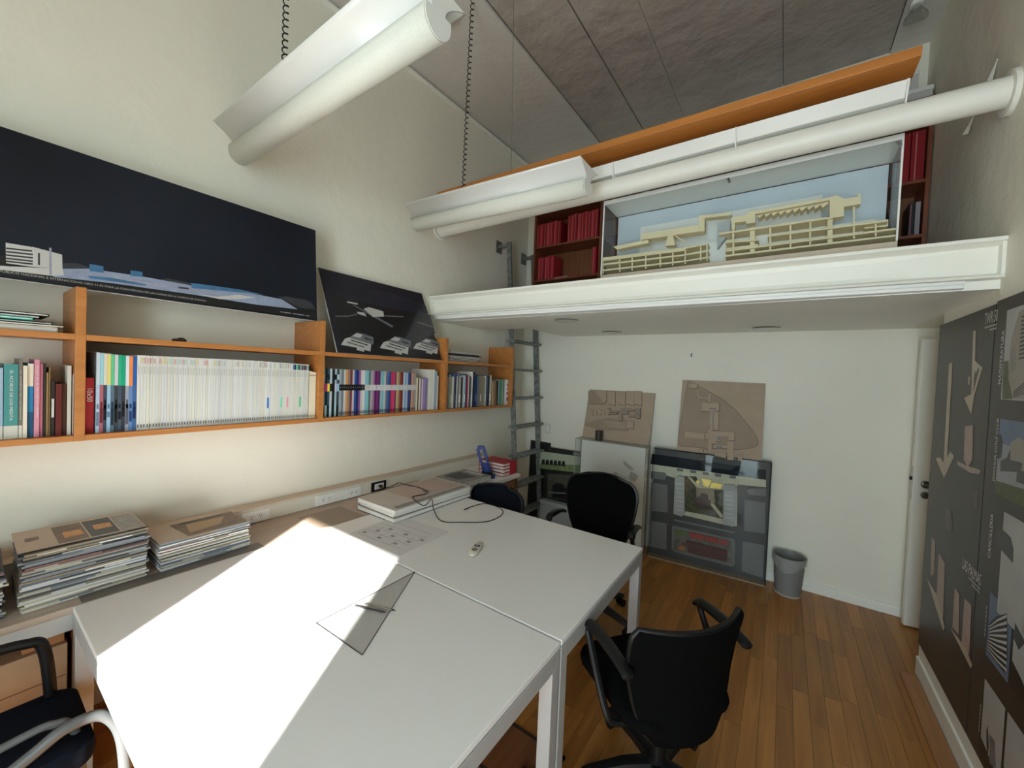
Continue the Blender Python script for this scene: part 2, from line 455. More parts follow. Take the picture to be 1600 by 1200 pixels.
# ------------------------------------------------------------------ tables
def make_table(label, y0, y1, x0=-2.215, x1=-0.625):
    cx, cy = (x0+x1)/2, (y0+y1)/2
    t = thing('work_table', label, 'table', (cx, cy, 0), group='white work tables')
    hx, hy = (x1-x0)/2, (y1-y0)/2 - 0.004
    MB().box(-hx, hx, -hy, hy, 0.708, 0.730).build('tabletop', M_LAM, t, bevel=0.002)
    MB().box(-hx+0.003, hx-0.003, -hy+0.003, hy-0.003, 0.702, 0.708).build('shadow_gap', M_INKG, t)
    a = 0.052
    for s in (-1, 1):
        MB().box(-hx, hx, s*hy, s*(hy-0.03), 0.642, 0.702).build('apron', M_GREY, t, bevel=0.002)
        MB().box(s*hx, s*(hx-0.03), -hy+0.03, hy-0.03, 0.642, 0.702).build('apron', M_GREY, t, bevel=0.002)
        for r in (-1, 1):
            MB().box(s*hx, s*(hx-a), r*hy, r*(hy-a), 0.0, 0.642).build('leg', M_GREY, t, bevel=0.003)
    return t
make_table('white work table nearest the viewer, striped by the sun patch, set square on it', 0.272, 1.280)
make_table('white work table farther back, holding the albums, black cable and cream remote', 1.284, 2.292)

# counter along the left wall
c = thing('wall_counter', 'long beige counter along the left wall under the bookshelf', 'counter', (-2.45, 0.7, 0))
MB().box(XL, -2.222, -0.9, 2.36, 0.700, 0.728).build('counter_top', M_BEIGE, c, bevel=0.002, world=True)
MB().box(-2.25, -2.225, -0.9, 2.36, 0.635, 0.700).build('front_rail', M_PAPERG, c, bevel=0.002, world=True)
for yy in (-0.85, 0.30, 1.3, 2.33):
    MB().box(-2.66, -2.235, yy-0.012, yy+0.012, 0.0, 0.70).build('support_panel', M_REDWOOD, c, world=True)
c = thing('side_counter', 'white-topped counter with brown wooden frame at the foot of the ladder', 'counter', (-2.38, 2.8, 0))
MB().box(XL, -2.075, 2.364, 3.19, 0.697, 0.730).build('counter_top', M_LAM, c, bevel=0.002, world=True)
for (yy) in (2.39, 3.155):
    for xx in (-2.12, -2.62):
        MB().box(xx-0.02, xx+0.02, yy-0.02, yy+0.02, 0, 0.697).build('leg', wood('brown_wood', (0.24, 0.10, 0.045), (0.34, 0.16, 0.075), 2, 0.5), c, world=True, bevel=0.002)
MB().box(-2.64, -2.10, 3.145, 3.165, 0.60, 0.697).build('side_rail', MATS['brown_wood'], c, world=True)
MB().box(-2.13, -2.11, 2.41, 3.135, 0.60, 0.697).build('front_rail', MATS['brown_wood'], c, world=True)

# cable trunking with sockets
c = thing('cable_trunking', 'cream cable trunking on the left wall just above the counter', 'cable trunking', (-2.64, 1.4, 0.73))
MB().prism([(XL, 0.730), (-2.605, 0.730), (-2.605, 0.812), (-2.612, 0.822), (XL, 0.822)], 1, -0.9, 3.3).build('trunk_body', mat('cream_plastic', (0.70, 0.67, 0.58), 0.45), c, world=True)
MB().box(XL, -2.598, -0.9, 3.3, 0.8225, 0.829).build('trunk_cap', mat('tan_strip', (0.60, 0.50, 0.40), 0.5), c, world=True)
def socket(y0, y1, label, black=False):
    s = thing('wall_socket', label, 'socket', (-2.604, (y0+y1)/2, 0.77), (0, 0, math.pi/2), group='sockets on the trunking')
    w = (y1-y0)/2
    MB().box(-w, w, -0.009, 0.0, -0.036, 0.036).build('face_plate', M_BLACK if black else M_WENAM, s, bevel=0.003)
    MB().box(-w*0.62, w*0.62, -0.012, -0.009, -0.022, 0.022).build('insert', M_WENAM, s, bevel=0.001)
    hp = MB()
    for q in (-0.36, 0.36):
        for dx, dz in ((-0.006, 0.005), (0.006, 0.005), (0.0, -0.008)):
            hp.box(q*w*0.85+dx-0.0018, q*w*0.85+dx+0.0018, -0.0126, -0.0119, dz-0.004, dz+0.004)
    hp.build('pin_slots', M_INK, s)
    return s
socket(0.99, 1.145, 'white double wall socket just right of the shorter magazine pile')
socket(1.44, 1.585, 'white double wall socket in the middle of the trunking, second from the left')
socket(1.66, 1.79, 'white double wall socket right beside the black-framed one')
socket(1.88, 2.015, 'black-framed wall socket with the black cable plugged in', True)
MB().box(-2.607, -2.6, 1.575, 1.66, 0.735, 0.805).build('blank_plate', M_WENAM, c, world=True, bevel=0.002)
# ------------------------------------------------------------------ wall bookshelf
XF = -2.37
bs = thing('wall_bookshelf', 'long orange wood bookshelf with dividers fixed to the left wall', 'bookshelf', (XL, 1.3, 1.35))
DV = [(-0.745, -0.715), (0.292, 0.322), (1.312, 1.345), (2.405, 2.437), (3.395, 3.43)]
for a, b in DV:
    MB().box(XL, XF, a, b, 1.350, 1.982).build('divider', M_ORANGE, bs, world=True, bevel=0.0015)
for (a, b), (c0, d0) in zip(DV[:-1], DV[1:]):
    MB().box(XL, XF-0.002, b, c0, 1.350, 1.374).build('shelf_board', M_ORANGE, bs, world=True, bevel=0.0015)
    MB().box(XL, XF-0.002, b, c0, 1.766, 1.790).build('shelf_board', M_ORANGE, bs, world=True, bevel=0.0015)
ZB = 1.3745
CM = {}
def cmat(c, rough=0.5):
    k = 'cover_%d_%d_%d' % c
    return mat(k, S(*c), rough, spec=0.35)
bookcache = {}
def book(label, y0, y1, h, col, group, depth=0.205, x=-2.40, z=ZB, tilt=0.0, bands=(), cat='book', name='book', pages=True, xj=0.0):
    """upright book, spine towards the room (+x). bands: (z0, z1, colour, inset) printed on the spine."""
    w = max(0.003, y1-y0-0.0006)
    key = ('b', round(w, 4), round(h, 3), col, depth)
    t = 0.0012 if w < 0.014 else 0.003
    if key not in bookcache:
        mb = MB()
        # cover: spine + two boards, open at top, bottom and fore-edge
        mb.box(-t, 0, 0, w, 0, h)
        mb.box(-depth, -t, 0, t, 0, h); mb.box(-depth, -t, w-t, w, 0, h)
        ms = [cmat(col)]
        if name == 'magazine':
            mb.box(-depth+0.003, -t, t, w-t, 0.001, h-0.002, 1); ms.append(M_PAPER)
        o = mb.build(name, ms, None, fix=False)
        bookcache[key] = o
    else:
        o = share(bookcache[key], name)
    o.location = (x+xj, y0, z)
    if tilt: o.rotation_euler = (tilt, 0, 0)
    tag(o, label, cat, group)
    if name == 'book':
        kp = ('p',) + key[1:3] + (depth,)
        if kp not in bookcache:
            bookcache[kp] = MB().box(-depth+0.006, -t, t, w-t, 0.003, h-0.004).build('page_block', M_PAPER, o, fix=False)
        else: share(bookcache[kp], 'page_block', o)
    for z0, z1, bc, ins in bands:
        kb = ('band', round(w, 4), round(z0, 3), round(z1, 3), bc, ins)
        if kb not in bookcache:
            bookcache[kb] = MB().box(-0.0004, 0.0005, w*ins, w*(1-ins), z0, z1).build('spine_label', cmat(bc), o, fix=False)
        else: share(bookcache[kb], 'spine_label', o)
    return o
def spine_text(o, s, h, w, z0, col=M_LETTER, down=True):
    # lettering running up or down the spine, in the plane x = const facing +x
    cu = bpy.data.curves.new('t', 'FONT'); cu.body = s
    to = bpy.data.objects.new('t', cu); COL.objects.link(to)
    me = bpy.data.meshes.new_from_object(to.evaluated_get(bpy.context.evaluated_depsgraph_get()))
    bpy.data.objects.remove(to)
    xs = [v.co.x for v in me.vertices]; ys = [v.co.y for v in me.vertices]
    for v in me.vertices:
        a = (v.co.x-min(xs))/(max(xs)-min(xs)); b = (v.co.y-min(ys))/(max(ys)-min(ys))
        v.co = (0.0011, w[0]+b*(w[1]-w[0]) if down else w[1]-b*(w[1]-w[0]), (z0+h-a*h) if down else z0+a*h)
    me.materials.clear(); me.materials.append(col)
    t = bpy.data.objects.new('spine_title', me); COL.objects.link(t); t.parent = o

# first bay: assorted books, u-range in the photograph turned into positions along the shelf
G0 = 'assorted books in the leftmost bay'
L0 = [(-40, -22, 0.25, (60, 80, 60), 'dark green book at the far left end of the leftmost bay'),
      (-21, -8, 0.28, (170, 160, 140), 'beige book at the left end of the leftmost bay'),
      (-7, 5, 0.27, (150, 175, 200), 'pale blue book left of the thick teal book'),
      (6, 29, 0.285, (70, 140, 140), 'thick teal book with white lettering in the leftmost bay'),
      (29.5, 35.5, 0.305, (112, 108, 100), 'tall grey-brown book right of the thick teal book'),
      (36, 43, 0.28, (222, 214, 196), 'slim cream book between the grey-brown and blue books'),
      (43.5, 53, 0.29, (38, 130, 178), 'book with a blue spine and cream top in the leftmost bay'),
      (53.5, 62, 0.305, (206, 140, 158), 'pink book with white lettering in the leftmost bay'),
      (62.5, 67.5, 0.29, (190, 110, 130), 'slimmer darker pink book beside the lettered pink book'),
      (68, 72, 0.29, (40, 38, 32), 'thin dark olive book right of the pink books'),
      (72.5, 76, 0.255, (150, 120, 78), 'thin tan frayed book beside the dark olive book'),
      (76.5, 79.5, 0.275, (128, 98, 62), 'thin brown frayed book beside the tan one'),
      (80, 86, 0.22, (40, 34, 32), 'short black book with a white spine tag, leftmost bay'),
      (87, 97, 0.21, (96, 30, 26), 'short dark red book in the leftmost bay'),
      (97.5, 104, 0.21, (80, 44, 28), 'short brown book beside the dark red one'),
      (105.5, 112, 0.285, (206, 204, 196), 'tall slim white book near the first divider'),
      (114, 126, 0.25, (216, 216, 214), 'white book touching the first divider')]
for u0, u1, h, colr, lb in L0:
    bands = ()
    if 'thick teal' in lb: bands = ((0.0, 0.05, (205, 205, 195), 0.0),)
    if 'blue spine' in lb: bands = ((0.20, 0.288, (222, 216, 198), 0.0), (0.0, 0.10, (24, 84, 120), 0.0))
    if 'white spine tag' in lb: bands = ((0.075, 0.15, (200, 200, 195), 0.15),)
    o = book(lb, ypx(u0), ypx(u1), h, colr, G0, bands=bands, xj=random.uniform(-0.012, 0.0))
    W_ = ypx(u1)-ypx(u0)
    if 'thick teal' in lb: spine_text(o, 'EL ACORDE DE LOS MEDITA', 0.19, (W_*0.4, W_*0.62), 0.07)
    if 'lettered' not in lb and 'pink book with' in lb: spine_text(o, 'JULIET EN EL MAYOR DE TIEMPO', 0.20, (W_*0.3, W_*0.72), 0.08)
# stacked portfolios on the upper shelf of the first bay
PZ = 1.7905
for i, (y1, th, cc, xd, lb) in enumerate(((0.248, 0.022, (205, 200, 188), 0.0, 'grey-white box file at the bottom of the flat stack, upper left shelf'),
        (0.262, 0.006, (226, 220, 200), 0.01, 'thin cream folder second from the bottom of the upper left flat stack'),
        (0.236, 0.012, (24, 26, 28), -0.01, 'black portfolio between cream and turquoise folders, upper left shelf'),
        (0.185, 0.012, (30, 170, 150), 0.0, 'turquoise folder in the flat stack on the upper left shelf'),
        (0.20, 0.007, (190, 200, 205), -0.005, 'pale grey folder above the turquoise one, upper left shelf'),
        (0.225, 0.012, (28, 26, 26), 0.004, 'black portfolio on top of the flat stack, upper left shelf'))):
    o = MB().box(-2.64, -2.40+xd, -0.32, y1, PZ, PZ+th-0.0015).build('folder', cmat(cc, 0.4), None, bevel=0.001)
    tag(o, lb, 'folder', 'flat folders on the upper left shelf')
    MB().box(-2.63, -2.398+xd, -0.31, y1-0.004, PZ+th*0.3, PZ+th*0.6).build('page_edges', M_PAPER, o)
    PZ += th
# small dark object on the upper shelf
tr = MB()
p = at(283, 535, 0, -2.42)
tr.lathe([(0.0, 0.0), (0.032, 0.002), (0.036, 0.012), (0.028, 0.024), (0.012, 0.033), (0.0, 0.035)], 14)
tr.lathe([(0.0, 0.0), (0.02, 0.002), (0.024, 0.010), (0.014, 0.020), (0.0, 0.023)], 12, c=(0.012, -0.042, 0))
o = tr.build('shelf_ornament', mat('dark_brown_lump', (0.05, 0.035, 0.022), 0.7, var=0.4, scale=90, bump=0.6), None, smooth=True)
o.scale = (0.6, 0.6, 0.6); o.location = (-2.42, p.y, 1.7902); tag(o, 'small dark brown lump lying on the shelf above the white journals', 'ornament')

# second bay: red book, coloured spines, long white run
o = book('red book with white numerals left of the coloured magazines', ypx(134), ypx(148), 0.235, (170, 36, 44), 'books in the second bay', xj=-0.01)
Wd = ypx(148)-ypx(134)
spine_text(o, '10x50', 0.055, (Wd*0.2, Wd*0.8), 0.135)
tops = [((196, 206, 216), 'pale grey-blue'), ((150, 200, 214), 'light cyan'), ((214, 208, 190), 'cream'), ((222, 206, 120), 'yellow'), ((90, 190, 140), 'mint green'), ((202, 200, 205), 'silver'),
        ((40, 170, 130), 'emerald green'), ((24, 160, 120), 'deep green'), ((210, 220, 230), 'white-blue'), ((236, 132, 62), 'orange'), ((36, 92, 170), 'royal blue')]
lows = [(170, 192, 214), (176, 96, 110), (60, 70, 84), (150, 184, 212), (86, 110, 130), (56, 60, 66), (66, 80, 96), (50, 52, 62), (150, 156, 170), (96, 130, 180), (60, 100, 150)]
ys = [ypx(150 + (213-150)*i/11) for i in range(12)]
for i in range(11):
    h = 0.345 - 0.001*i
    d = tuple(max(0, c-70) for c in lows[i])
    book('magazine with %s upper spine, %s in the coloured group beside the white journals' % (tops[i][1], ordn(i+1)), ys[i], ys[i+1], h, lows[i], 'coloured magazines in the second bay',
         bands=((h*0.60, h-0.002, tops[i][0], 0.0), (0.03+0.012*(i % 4), 0.09+0.015*(i % 3), d, 0.1), (h*0.3, h*0.36+0.01*(i % 3), d, 0.2)), name='magazine', cat='magazine')
n = 73
ys = [0.4845 + (1.262-0.4845)*i/n for i in range(n+1)]
accent = {51: (30, 110, 190), 58: (110, 205, 170), 61: (230, 150, 170), 68: (60, 185, 130)}
tops2 = {64: (60, 100, 180), 65: (40, 40, 60), 66: (70, 200, 150), 67: (30, 40, 50), 68: (120, 130, 150), 69: (40, 50, 48), 70: (30, 60, 80), 71: (190, 60, 60), 72: (60, 170, 180)}
tints = [(208, 208, 205), (210, 208, 198), (202, 203, 204), (213, 213, 211), (206, 203, 194)]
for i in range(n):
    if i < 42: h = 0.3405
    else: h = 0.3405 - (i-42)*0.0003
    k = random.choice(tints)
    bands = [(0.012, 0.026, (92, 92, 92), 0.3), (0.255, 0.29, (176, 176, 172), 0.34)]
    if i in accent: bands.append((0.075, 0.135, accent[i], 0.05))
    if i in tops2: bands.append((h-0.036, h-0.006, tops2[i], 0.08))
    elif random.random() < 0.65: bands.append((0.305, 0.33, random.choice(((196, 150, 152), (168, 186, 190), (160, 160, 158), (170, 200, 180), (205, 190, 130))), 0.22))
    book('slim white journal, %s from the left in the long white run' % ordn(i+1), ys[i], ys[i+1], h, k, 'white journals in the second bay', bands=bands, name='magazine', cat='magazine',
         xj=random.uniform(-0.003, 0.002), tilt=0.0)
ys = [1.267 + 0.0082*i for i in range(6)]
for i in range(5):
    book('short cream journal, %s of five right of the white run' % ordn(i+1), ys[i], ys[i+1], 0.292-0.002*i, (224, 214, 190), 'short cream journals', bands=((0.01, 0.02, (120, 110, 100), 0.3), (0.262, 0.27, (150, 70, 60), 0.2)), name='magazine', cat='magazine')

# third bay: run of striped magazines
cols = [((120, 160, 172), 'teal-grey'), ((24, 34, 38), 'black'), ((44, 74, 90), 'dark blue-green'), ((190, 196, 200), 'silver'), ((28, 28, 30), 'black'), ((160, 190, 200), 'pale blue'), ((58, 66, 74), 'charcoal'),
        ((150, 158, 166), 'grey'), ((110, 120, 128), 'steel grey'), ((186, 190, 190), 'light grey'), ((214, 140, 70), 'orange'), ((126, 120, 120), 'taupe'), ((120, 60, 60), 'brick red'), ((190, 180, 186), 'pale mauve'),
        ((50, 80, 150), 'blue'), ((30, 44, 96), 'navy'), ((130, 80, 150), 'purple'), ((196, 190, 180), 'stone'), ((206, 206, 206), 'white'), ((140, 180, 200), 'sky blue'), ((120, 190, 190), 'aqua'), ((96, 110, 120), 'slate'),
        ((170, 160, 160), 'warm grey'), ((150, 120, 150), 'mauve'), ((90, 30, 90), 'plum'), ((120, 40, 110), 'magenta'), ((70, 50, 90), 'aubergine'), ((150, 170, 180), 'mist blue'), ((110, 180, 190), 'cyan'), ((170, 176, 180), 'pale grey'),
        ((100, 110, 120), 'graphite'), ((60, 90, 170), 'cobalt'), ((50, 70, 110), 'dark blue'), ((190, 50, 80), 'crimson'), ((200, 60, 110), 'raspberry'), ((110, 60, 100), 'violet'), ((196, 170, 110), 'ochre'), ((150, 130, 110), 'khaki'),
        ((140, 60, 50), 'rust'), ((110, 40, 40), 'maroon'), ((180, 200, 210), 'ice blue'), ((130, 160, 200), 'cornflower'), ((170, 180, 190), 'ash'), ((50, 70, 140), 'indigo'), ((60, 56, 90), 'dusk blue'), ((200, 150, 120), 'peach'), ((170, 130, 120), 'rosewood'), ((150, 150, 150), 'mid grey')]
n = len(cols)
y0b, y1b = 1.352, 2.118
ys = [y0b+(y1b-y0b)*i/n for i in range(n+1)]
for i, (cc, nm) in enumerate(cols):
    h = 0.312 - 0.0002*i
    bands = []
    if i < 7:
        bc = [(40, 90, 160), (220, 40, 130), (235, 215, 60), (30, 30, 34), (20, 20, 24), (205, 200, 220), (150, 190, 220)][i]
        bands.append((0.165, 0.215, bc, 0.0))
        d = (18, 24, 28); lt = (170, 196, 206)
        bands += [(0.0, 0.075, lt if i % 2 else d, 0.0), (0.24, 0.275, d if i % 3 else lt, 0.0)]
    elif i < 19: bands.append((0.17, 0.21, (22, 22, 24), 0.0)); bands.append((0.185, 0.196, (190, 190, 186), 0.3))
    else: bands.append((0.168, 0.208, (196, 196, 196), 0.0))
    if i >= 7: bands.append((0.01, 0.03, tuple(c//2 for c in cc), 0.2))
    book('%s-spined magazine, %s from the left in the third bay' % (nm, ordn(i+1)), ys[i], ys[i+1], h, cc, 'striped magazines in the third bay', bands=bands, name='magazine', cat='magazine', xj=random.uniform(-0.002, 0.002))
sh = [(0.016, 0.265, (206, 196, 170), 'cream'), (0.010, 0.262, (70, 60, 60), 'dark grey'), (0.016, 0.262, (216, 206, 196), 'off-white'), (0.012, 0.258, (150, 110, 120), 'dusty pink'), (0.01, 0.258, (220, 210, 220), 'pale lilac'),
      (0.026, 0.258, (150, 132, 178), 'wide lilac'), (0.024, 0.262, (136, 118, 166), 'wide violet')]
yy = 2.122
for w_, h, cc, nm in sh:
    book('short %s book right of the striped magazines' % nm, yy, yy+w_, h, cc, 'short books at the end of the third bay'); yy += w_+0.001
for i, (w_, h, cc, nm, ti) in enumerate(((0.045, 0.335, (214, 212, 200), 'tall white box file leaning at the right end of the third bay', 0.0), (0.022, 0.335, (222, 220, 214), 'tall slim white folder beside the leaning box file', 0.0), (0.026, 0.325, (150, 170, 186), 'pale blue folder against the third divider', 0.0), (0.014, 0.285, (210, 205, 195), 'narrow off-white booklet touching the third divider', 0.0))):
    book(nm, yy+0.004, yy+0.004+w_, h, cc, 'tall folders in the third bay', tilt=ti); yy += w_+0.003

# fourth bay: mixed books
pal = [((120, 122, 112), 'grey-green'), ((150, 120, 100), 'brown'), ((124, 136, 142), 'blue-grey'), ((150, 150, 110), 'olive'), ((210, 205, 190), 'cream'), ((80, 90, 130), 'slate blue'), ((24, 24, 26), 'black'), ((196, 196, 190), 'white'),
       ((96, 104, 140), 'dusty blue'), ((176, 168, 156), 'stone'), ((60, 60, 62), 'charcoal'), ((190, 200, 205), 'pale grey'), ((150, 190, 215), 'sky blue'), ((70, 36, 40), 'maroon'), ((180, 50, 90), 'crimson'), ((210, 210, 210), 'light grey'),
       ((40, 44, 50), 'anthracite'), ((130, 140, 140), 'grey'), ((225, 222, 215), 'bright white'), ((20, 24, 38), 'near-black'), ((30, 44, 84), 'navy'), ((36, 52, 100), 'dark blue'), ((90, 110, 130), 'steel blue')]
yy = 2.445
G3 = 'assorted books in the rightmost bay'
i = 0
while yy < 3.08:
    cc, nm = pal[i % len(pal)]
    w_ = random.choice((0.012, 0.016, 0.02, 0.026)); h = random.uniform(0.275, 0.31)
    if nm in ('bright white', 'near-black', 'navy'): h = 0.33
    book('%s book, %s from the left in the rightmost bay' % (nm, ordn(i+1)), yy, yy+w_, h, cc, G3, bands=(((0.05, 0.12, tuple(min(255, c+60) for c in cc), 0.15),) if i % 3 == 0 else ()), tilt=0.0)
    yy += w_+0.002; i += 1
k = 0
yy += 0.03
for w_, h, cc, nm in ((0.014, 0.25, (176, 150, 110), 'tan'), (0.022, 0.25, (150, 116, 92), 'brown'), (0.018, 0.245, (140, 104, 84), 'dark tan'), (0.02, 0.25, (38, 36, 34), 'black'), (0.014, 0.26, (150, 160, 150), 'sage green'), (0.02, 0.265, (70, 130, 140), 'teal'), (0.016, 0.265, (70, 150, 90), 'green'), (0.02, 0.265, (150, 175, 160), 'pale green')):
    book('%s book in the short group near the shelf end by the ladder' % nm, yy, yy+w_, h, cc, 'short books by the ladder end', tilt=0.05 if k < 3 else 0.0); yy += w_+0.004; k += 1
o = book('white and crimson patterned book at the shelf end beside the ladder', 3.355, 3.385, 0.262, (214, 208, 206), 'short books by the ladder end', bands=((0.04, 0.075, (150, 20, 60), 0.1), (0.11, 0.13, (160, 40, 70), 0.0), (0.16, 0.175, (150, 20, 60), 0.2), (0.2, 0.215, (170, 60, 80), 0.0)))
# flat magazines on the upper shelf of the fourth bay
PZ = 1.7902
for i in range(9):
    th = random.choice((0.008, 0.010, 0.012)); cc = random.choice(((40, 40, 40), (200, 198, 190), (120, 110, 100), (70, 76, 66), (176, 170, 160)))
    y1 = 2.90+random.uniform(-0.02, 0.02)
    o = MB().box(-2.66, -2.405+random.uniform(-0.008, 0.004), 2.452, y1, PZ, PZ+th-0.001, 0).box(-2.655, -2.402, 2.456, y1-0.004, PZ+th*0.25, PZ+th*0.6, 1).build('magazine', [cmat(cc), M_PAPER], None)
    tag(o, 'magazine lying flat, %s from the bottom of the upper right shelf stack' % ordn(i+1), 'magazine', 'flat magazines on the upper right shelf'); PZ += th

# ------------------------------------------------------------------ posters on the left wall
def board(name, label, cat, M, w, h, th, face, edge, group=None):
    t = thing(name, label, cat); t.matrix_world = M
    t.location = M.to_translation(); t.rotation_euler = M.to_euler()
    tag(t, label, cat, group)
    MB().box(0, w, 0, th, 0, h).build('backing_board', edge, t, bevel=0.001)
    MB().box(0.002, w-0.002, -0.0015, 0, 0.002, h-0.002).build('print', face, t)
    return t
M_NIGHT = mat('night_print', (0.007, 0.0095, 0.017), 0.45, var=0.5, scale=1.4, spec=0.3)
M_NIGHT2 = mat('night_print_violet', (0.011, 0.011, 0.024), 0.45, var=0.35, scale=3)
Mb = board_matrix((-2.455, -0.75, 1.9835), math.pi/2, math.atan2(0.05, 0.58))
BW = 1.335+0.75
BH = 0.585
pb = board('presentation_board', 'large dark night-scene poster board standing on top of the bookshelf dividers', 'poster', Mb, BW, BH, 0.012, M_NIGHT, M_PAPERG)
uv = lambda u, v: on_board(Mb, u, v, -0.002)
P_W = mat('print_white', S(190, 190, 188), 0.35); P_LB = mat('print_lightblue', S(140, 152, 178), 0.35, var=0.12, scale=25); P_B = mat('print_blue', S(64, 110, 150), 0.35, var=0.2, scale=20)
P_LAV = mat('print_lavender', S(150, 152, 172), 0.35, var=0.1, scale=22); P_G = mat('print_grey', S(52, 54, 60), 0.35, var=0.2, scale=30); P_BK = mat('print_black', S(20, 21, 24), 0.35); P_MG = mat('print_midgrey', S(110, 112, 120), 0.35, var=0.2, scale=30)
z1 = lambda x, y: uv(x/4, 180+y/4)
def polyz(m, z, pts): return (m, [z(*p) for p in pts])
decal(pb, 'black_strip', [(P_BK, [(0.01, 0.012), (BW-0.01, 0.012), (BW-0.01, 0.085), (0.01, 0.085)])], 0.0020)
decal(pb, 'printed_hills', [polyz(P_G, z1, [(390, 925), (480, 925), (560, 950), (560, 990), (390, 990)]), polyz(P_G, z1, [(1010, 1025), (1050, 1020), (1190, 1050), (1190, 1075), (1000, 1050)]), polyz(P_G, z1, [(1735, 1138), (1790, 1132), (1850, 1145), (1900, 1150), (1945, 1168), (1972, 1212), (1880, 1205)])], 0.0022)
decal(pb, 'printed_terrain', [polyz(P_LB, z1, [(390, 960), (560, 960), (900, 1010), (1200, 1065), (1560, 1112), (1760, 1150), (1860, 1213), (1600, 1184), (1200, 1120), (700, 1050), (330, 1010)]),
      polyz(P_W, z1, [(-300, 930), (0, 940), (60, 945), (390, 960), (400, 1000), (330, 1005), (0, 965), (-300, 945)])], 0.0025)
decal(pb, 'printed_building', [polyz(P_W, z1, [(35, 797), (205, 825), (205, 948), (38, 925)]), polyz(P_W, z1, [(200, 822), (388, 872), (390, 962), (205, 948)]), polyz(P_W, z1, [(-260, 800), (-20, 800), (-20, 930), (-260, 915)])], 0.0028)
decal(pb, 'printed_windows', [polyz(P_G, z1, [(38, y), (205, y+18), (205, y+28), (38, y+10)]) for y in (827, 848, 869, 890, 908)] + [polyz(P_G, z1, [(237, 860), (250, 863), (250, 938), (237, 936)]), polyz(P_LAV, z1, [(307, 828), (322, 830), (324, 1000), (308, 998)])], 0.0031)
decal(pb, 'printed_roofs', [polyz(P_B, z1, [(558, 930), (645, 945), (648, 985), (560, 975)]), polyz(P_B, z1, [(815, 970), (890, 980), (890, 1012), (815, 1005)]), polyz(P_B, z1, [(1190, 1048), (1300, 1062), (1500, 1090), (1650, 1122), (1200, 1080)]), polyz(P_B, z1, [(540, 990), (780, 1015), (960, 1045), (900, 1065), (560, 1020)])], 0.0034)
decal(pb, 'printed_path', [polyz(P_LAV, z1, [(500, 985), (700, 1000), (1000, 1055), (1400, 1115), (1380, 1125), (980, 1070), (690, 1015), (510, 1000)]), polyz(P_W, z1, [(1240, 1120), (1360, 1135), (1490, 1122), (1600, 1140), (1500, 1150), (1370, 1150)]), polyz(P_G, z1, [(1115, 1072), (1180, 1080), (1180, 1090), (1115, 1082)])], 0.0037)
# caption along the bottom edge
a = uv(0, 437.5); b = uv(322, 474); r_ = math.atan2(b[1]-a[1], b[0]-a[0])
text(pb, 'caption', 'CONCURSO PUBLICO NACIONAL E INTERNACIONAL NRO 11-05 PARA LA CONCRECION DE UN CASINO EN LA CIUDAD DE ROSARIO', a[0]-0.07, 0.022, b[0]-a[0]+0.07, 0.0085, M_LETTERG, 0.0026, 0.0)
mbp = []
xx = uv(438, 490)[0]
for wd in (0.022, 0.05, 0.02, 0.012, 0.045, 0.028):
    mbp.append((M_LETTERG, [(xx, 0.024), (xx+wd*0.8, 0.024), (xx+wd*0.8, 0.028), (xx, 0.028)])); xx += wd
decal(pb, 'small_print', mbp, 0.0026)

Ms = board_matrix((-2.385, 1.435, 1.7910), math.pi/2, math.atan2(0.27, 0.585))
SW, SHh = 0.935, 0.642
ps = board('presentation_board', 'smaller dark aerial-view poster leaning on the third bay of the bookshelf', 'poster', Ms, SW, SHh, 0.008, M_NIGHT2, M_PAPERG)
z6 = lambda x, y: on_board(Ms, 500+x/7.5, 410+y/7.5, -0.002)
decal(ps, 'printed_ground', [polyz(P_BK, z6, [(150, 390), (700, 520), (1280, 610), (1410, 1130), (250, 1040)])], 0.0020)
decal(ps, 'printed_haze', [polyz(mat('print_haze', S(34, 36, 52), 0.35, var=0.3, scale=9), z6, [(560, 310), (850, 360), (1235, 500), (1270, 600), (700, 515), (560, 470)]), polyz(P_G, z6, [(1150, 560), (1290, 620), (1350, 830), (1060, 1030), (1000, 900)])], 0.0023)
decal(ps, 'printed_roads', [polyz(P_MG, z6, [(380, 500), (400, 500), (860, 745), (845, 765)]), polyz(P_MG, z6, [(180, 625), (330, 625), (440, 600), (440, 612), (330, 637), (180, 637)]), polyz(P_MG, z6, [(750, 620), (980, 632), (980, 645), (750, 632)]), polyz(P_MG, z6, [(1130, 690), (1320, 750), (1320, 765), (1130, 702)])], 0.0026)
bl = [polyz(P_W, z6, [(318, 455), (440, 480), (440, 498), (315, 472)]), polyz(P_W, z6, [(510, 545), (570, 525), (690, 560), (740, 575), (750, 635), (620, 640)]), polyz(P_W, z6, [(430, 580), (520, 590), (545, 635), (450, 605)])]
for ox, oy, s in ((0, 0, 1.0), (455, 45, 0.95), (845, 70, 0.82)):
    q = lambda x, y, ox=ox, oy=oy, s=s: z6(250+ox+(x-250)*s, 820+oy+(y-820)*s)
    bl += [(P_W, [q(*p) for p in ((245, 965), (290, 895), (335, 880), (600, 960), (590, 1045), (430, 1000))]), (P_MG, [q(*p) for p in ((340, 880), (430, 822), (520, 840), (625, 880), (625, 965), (600, 958))])]
decal(ps, 'printed_buildings', bl, 0.0029)
bl = []
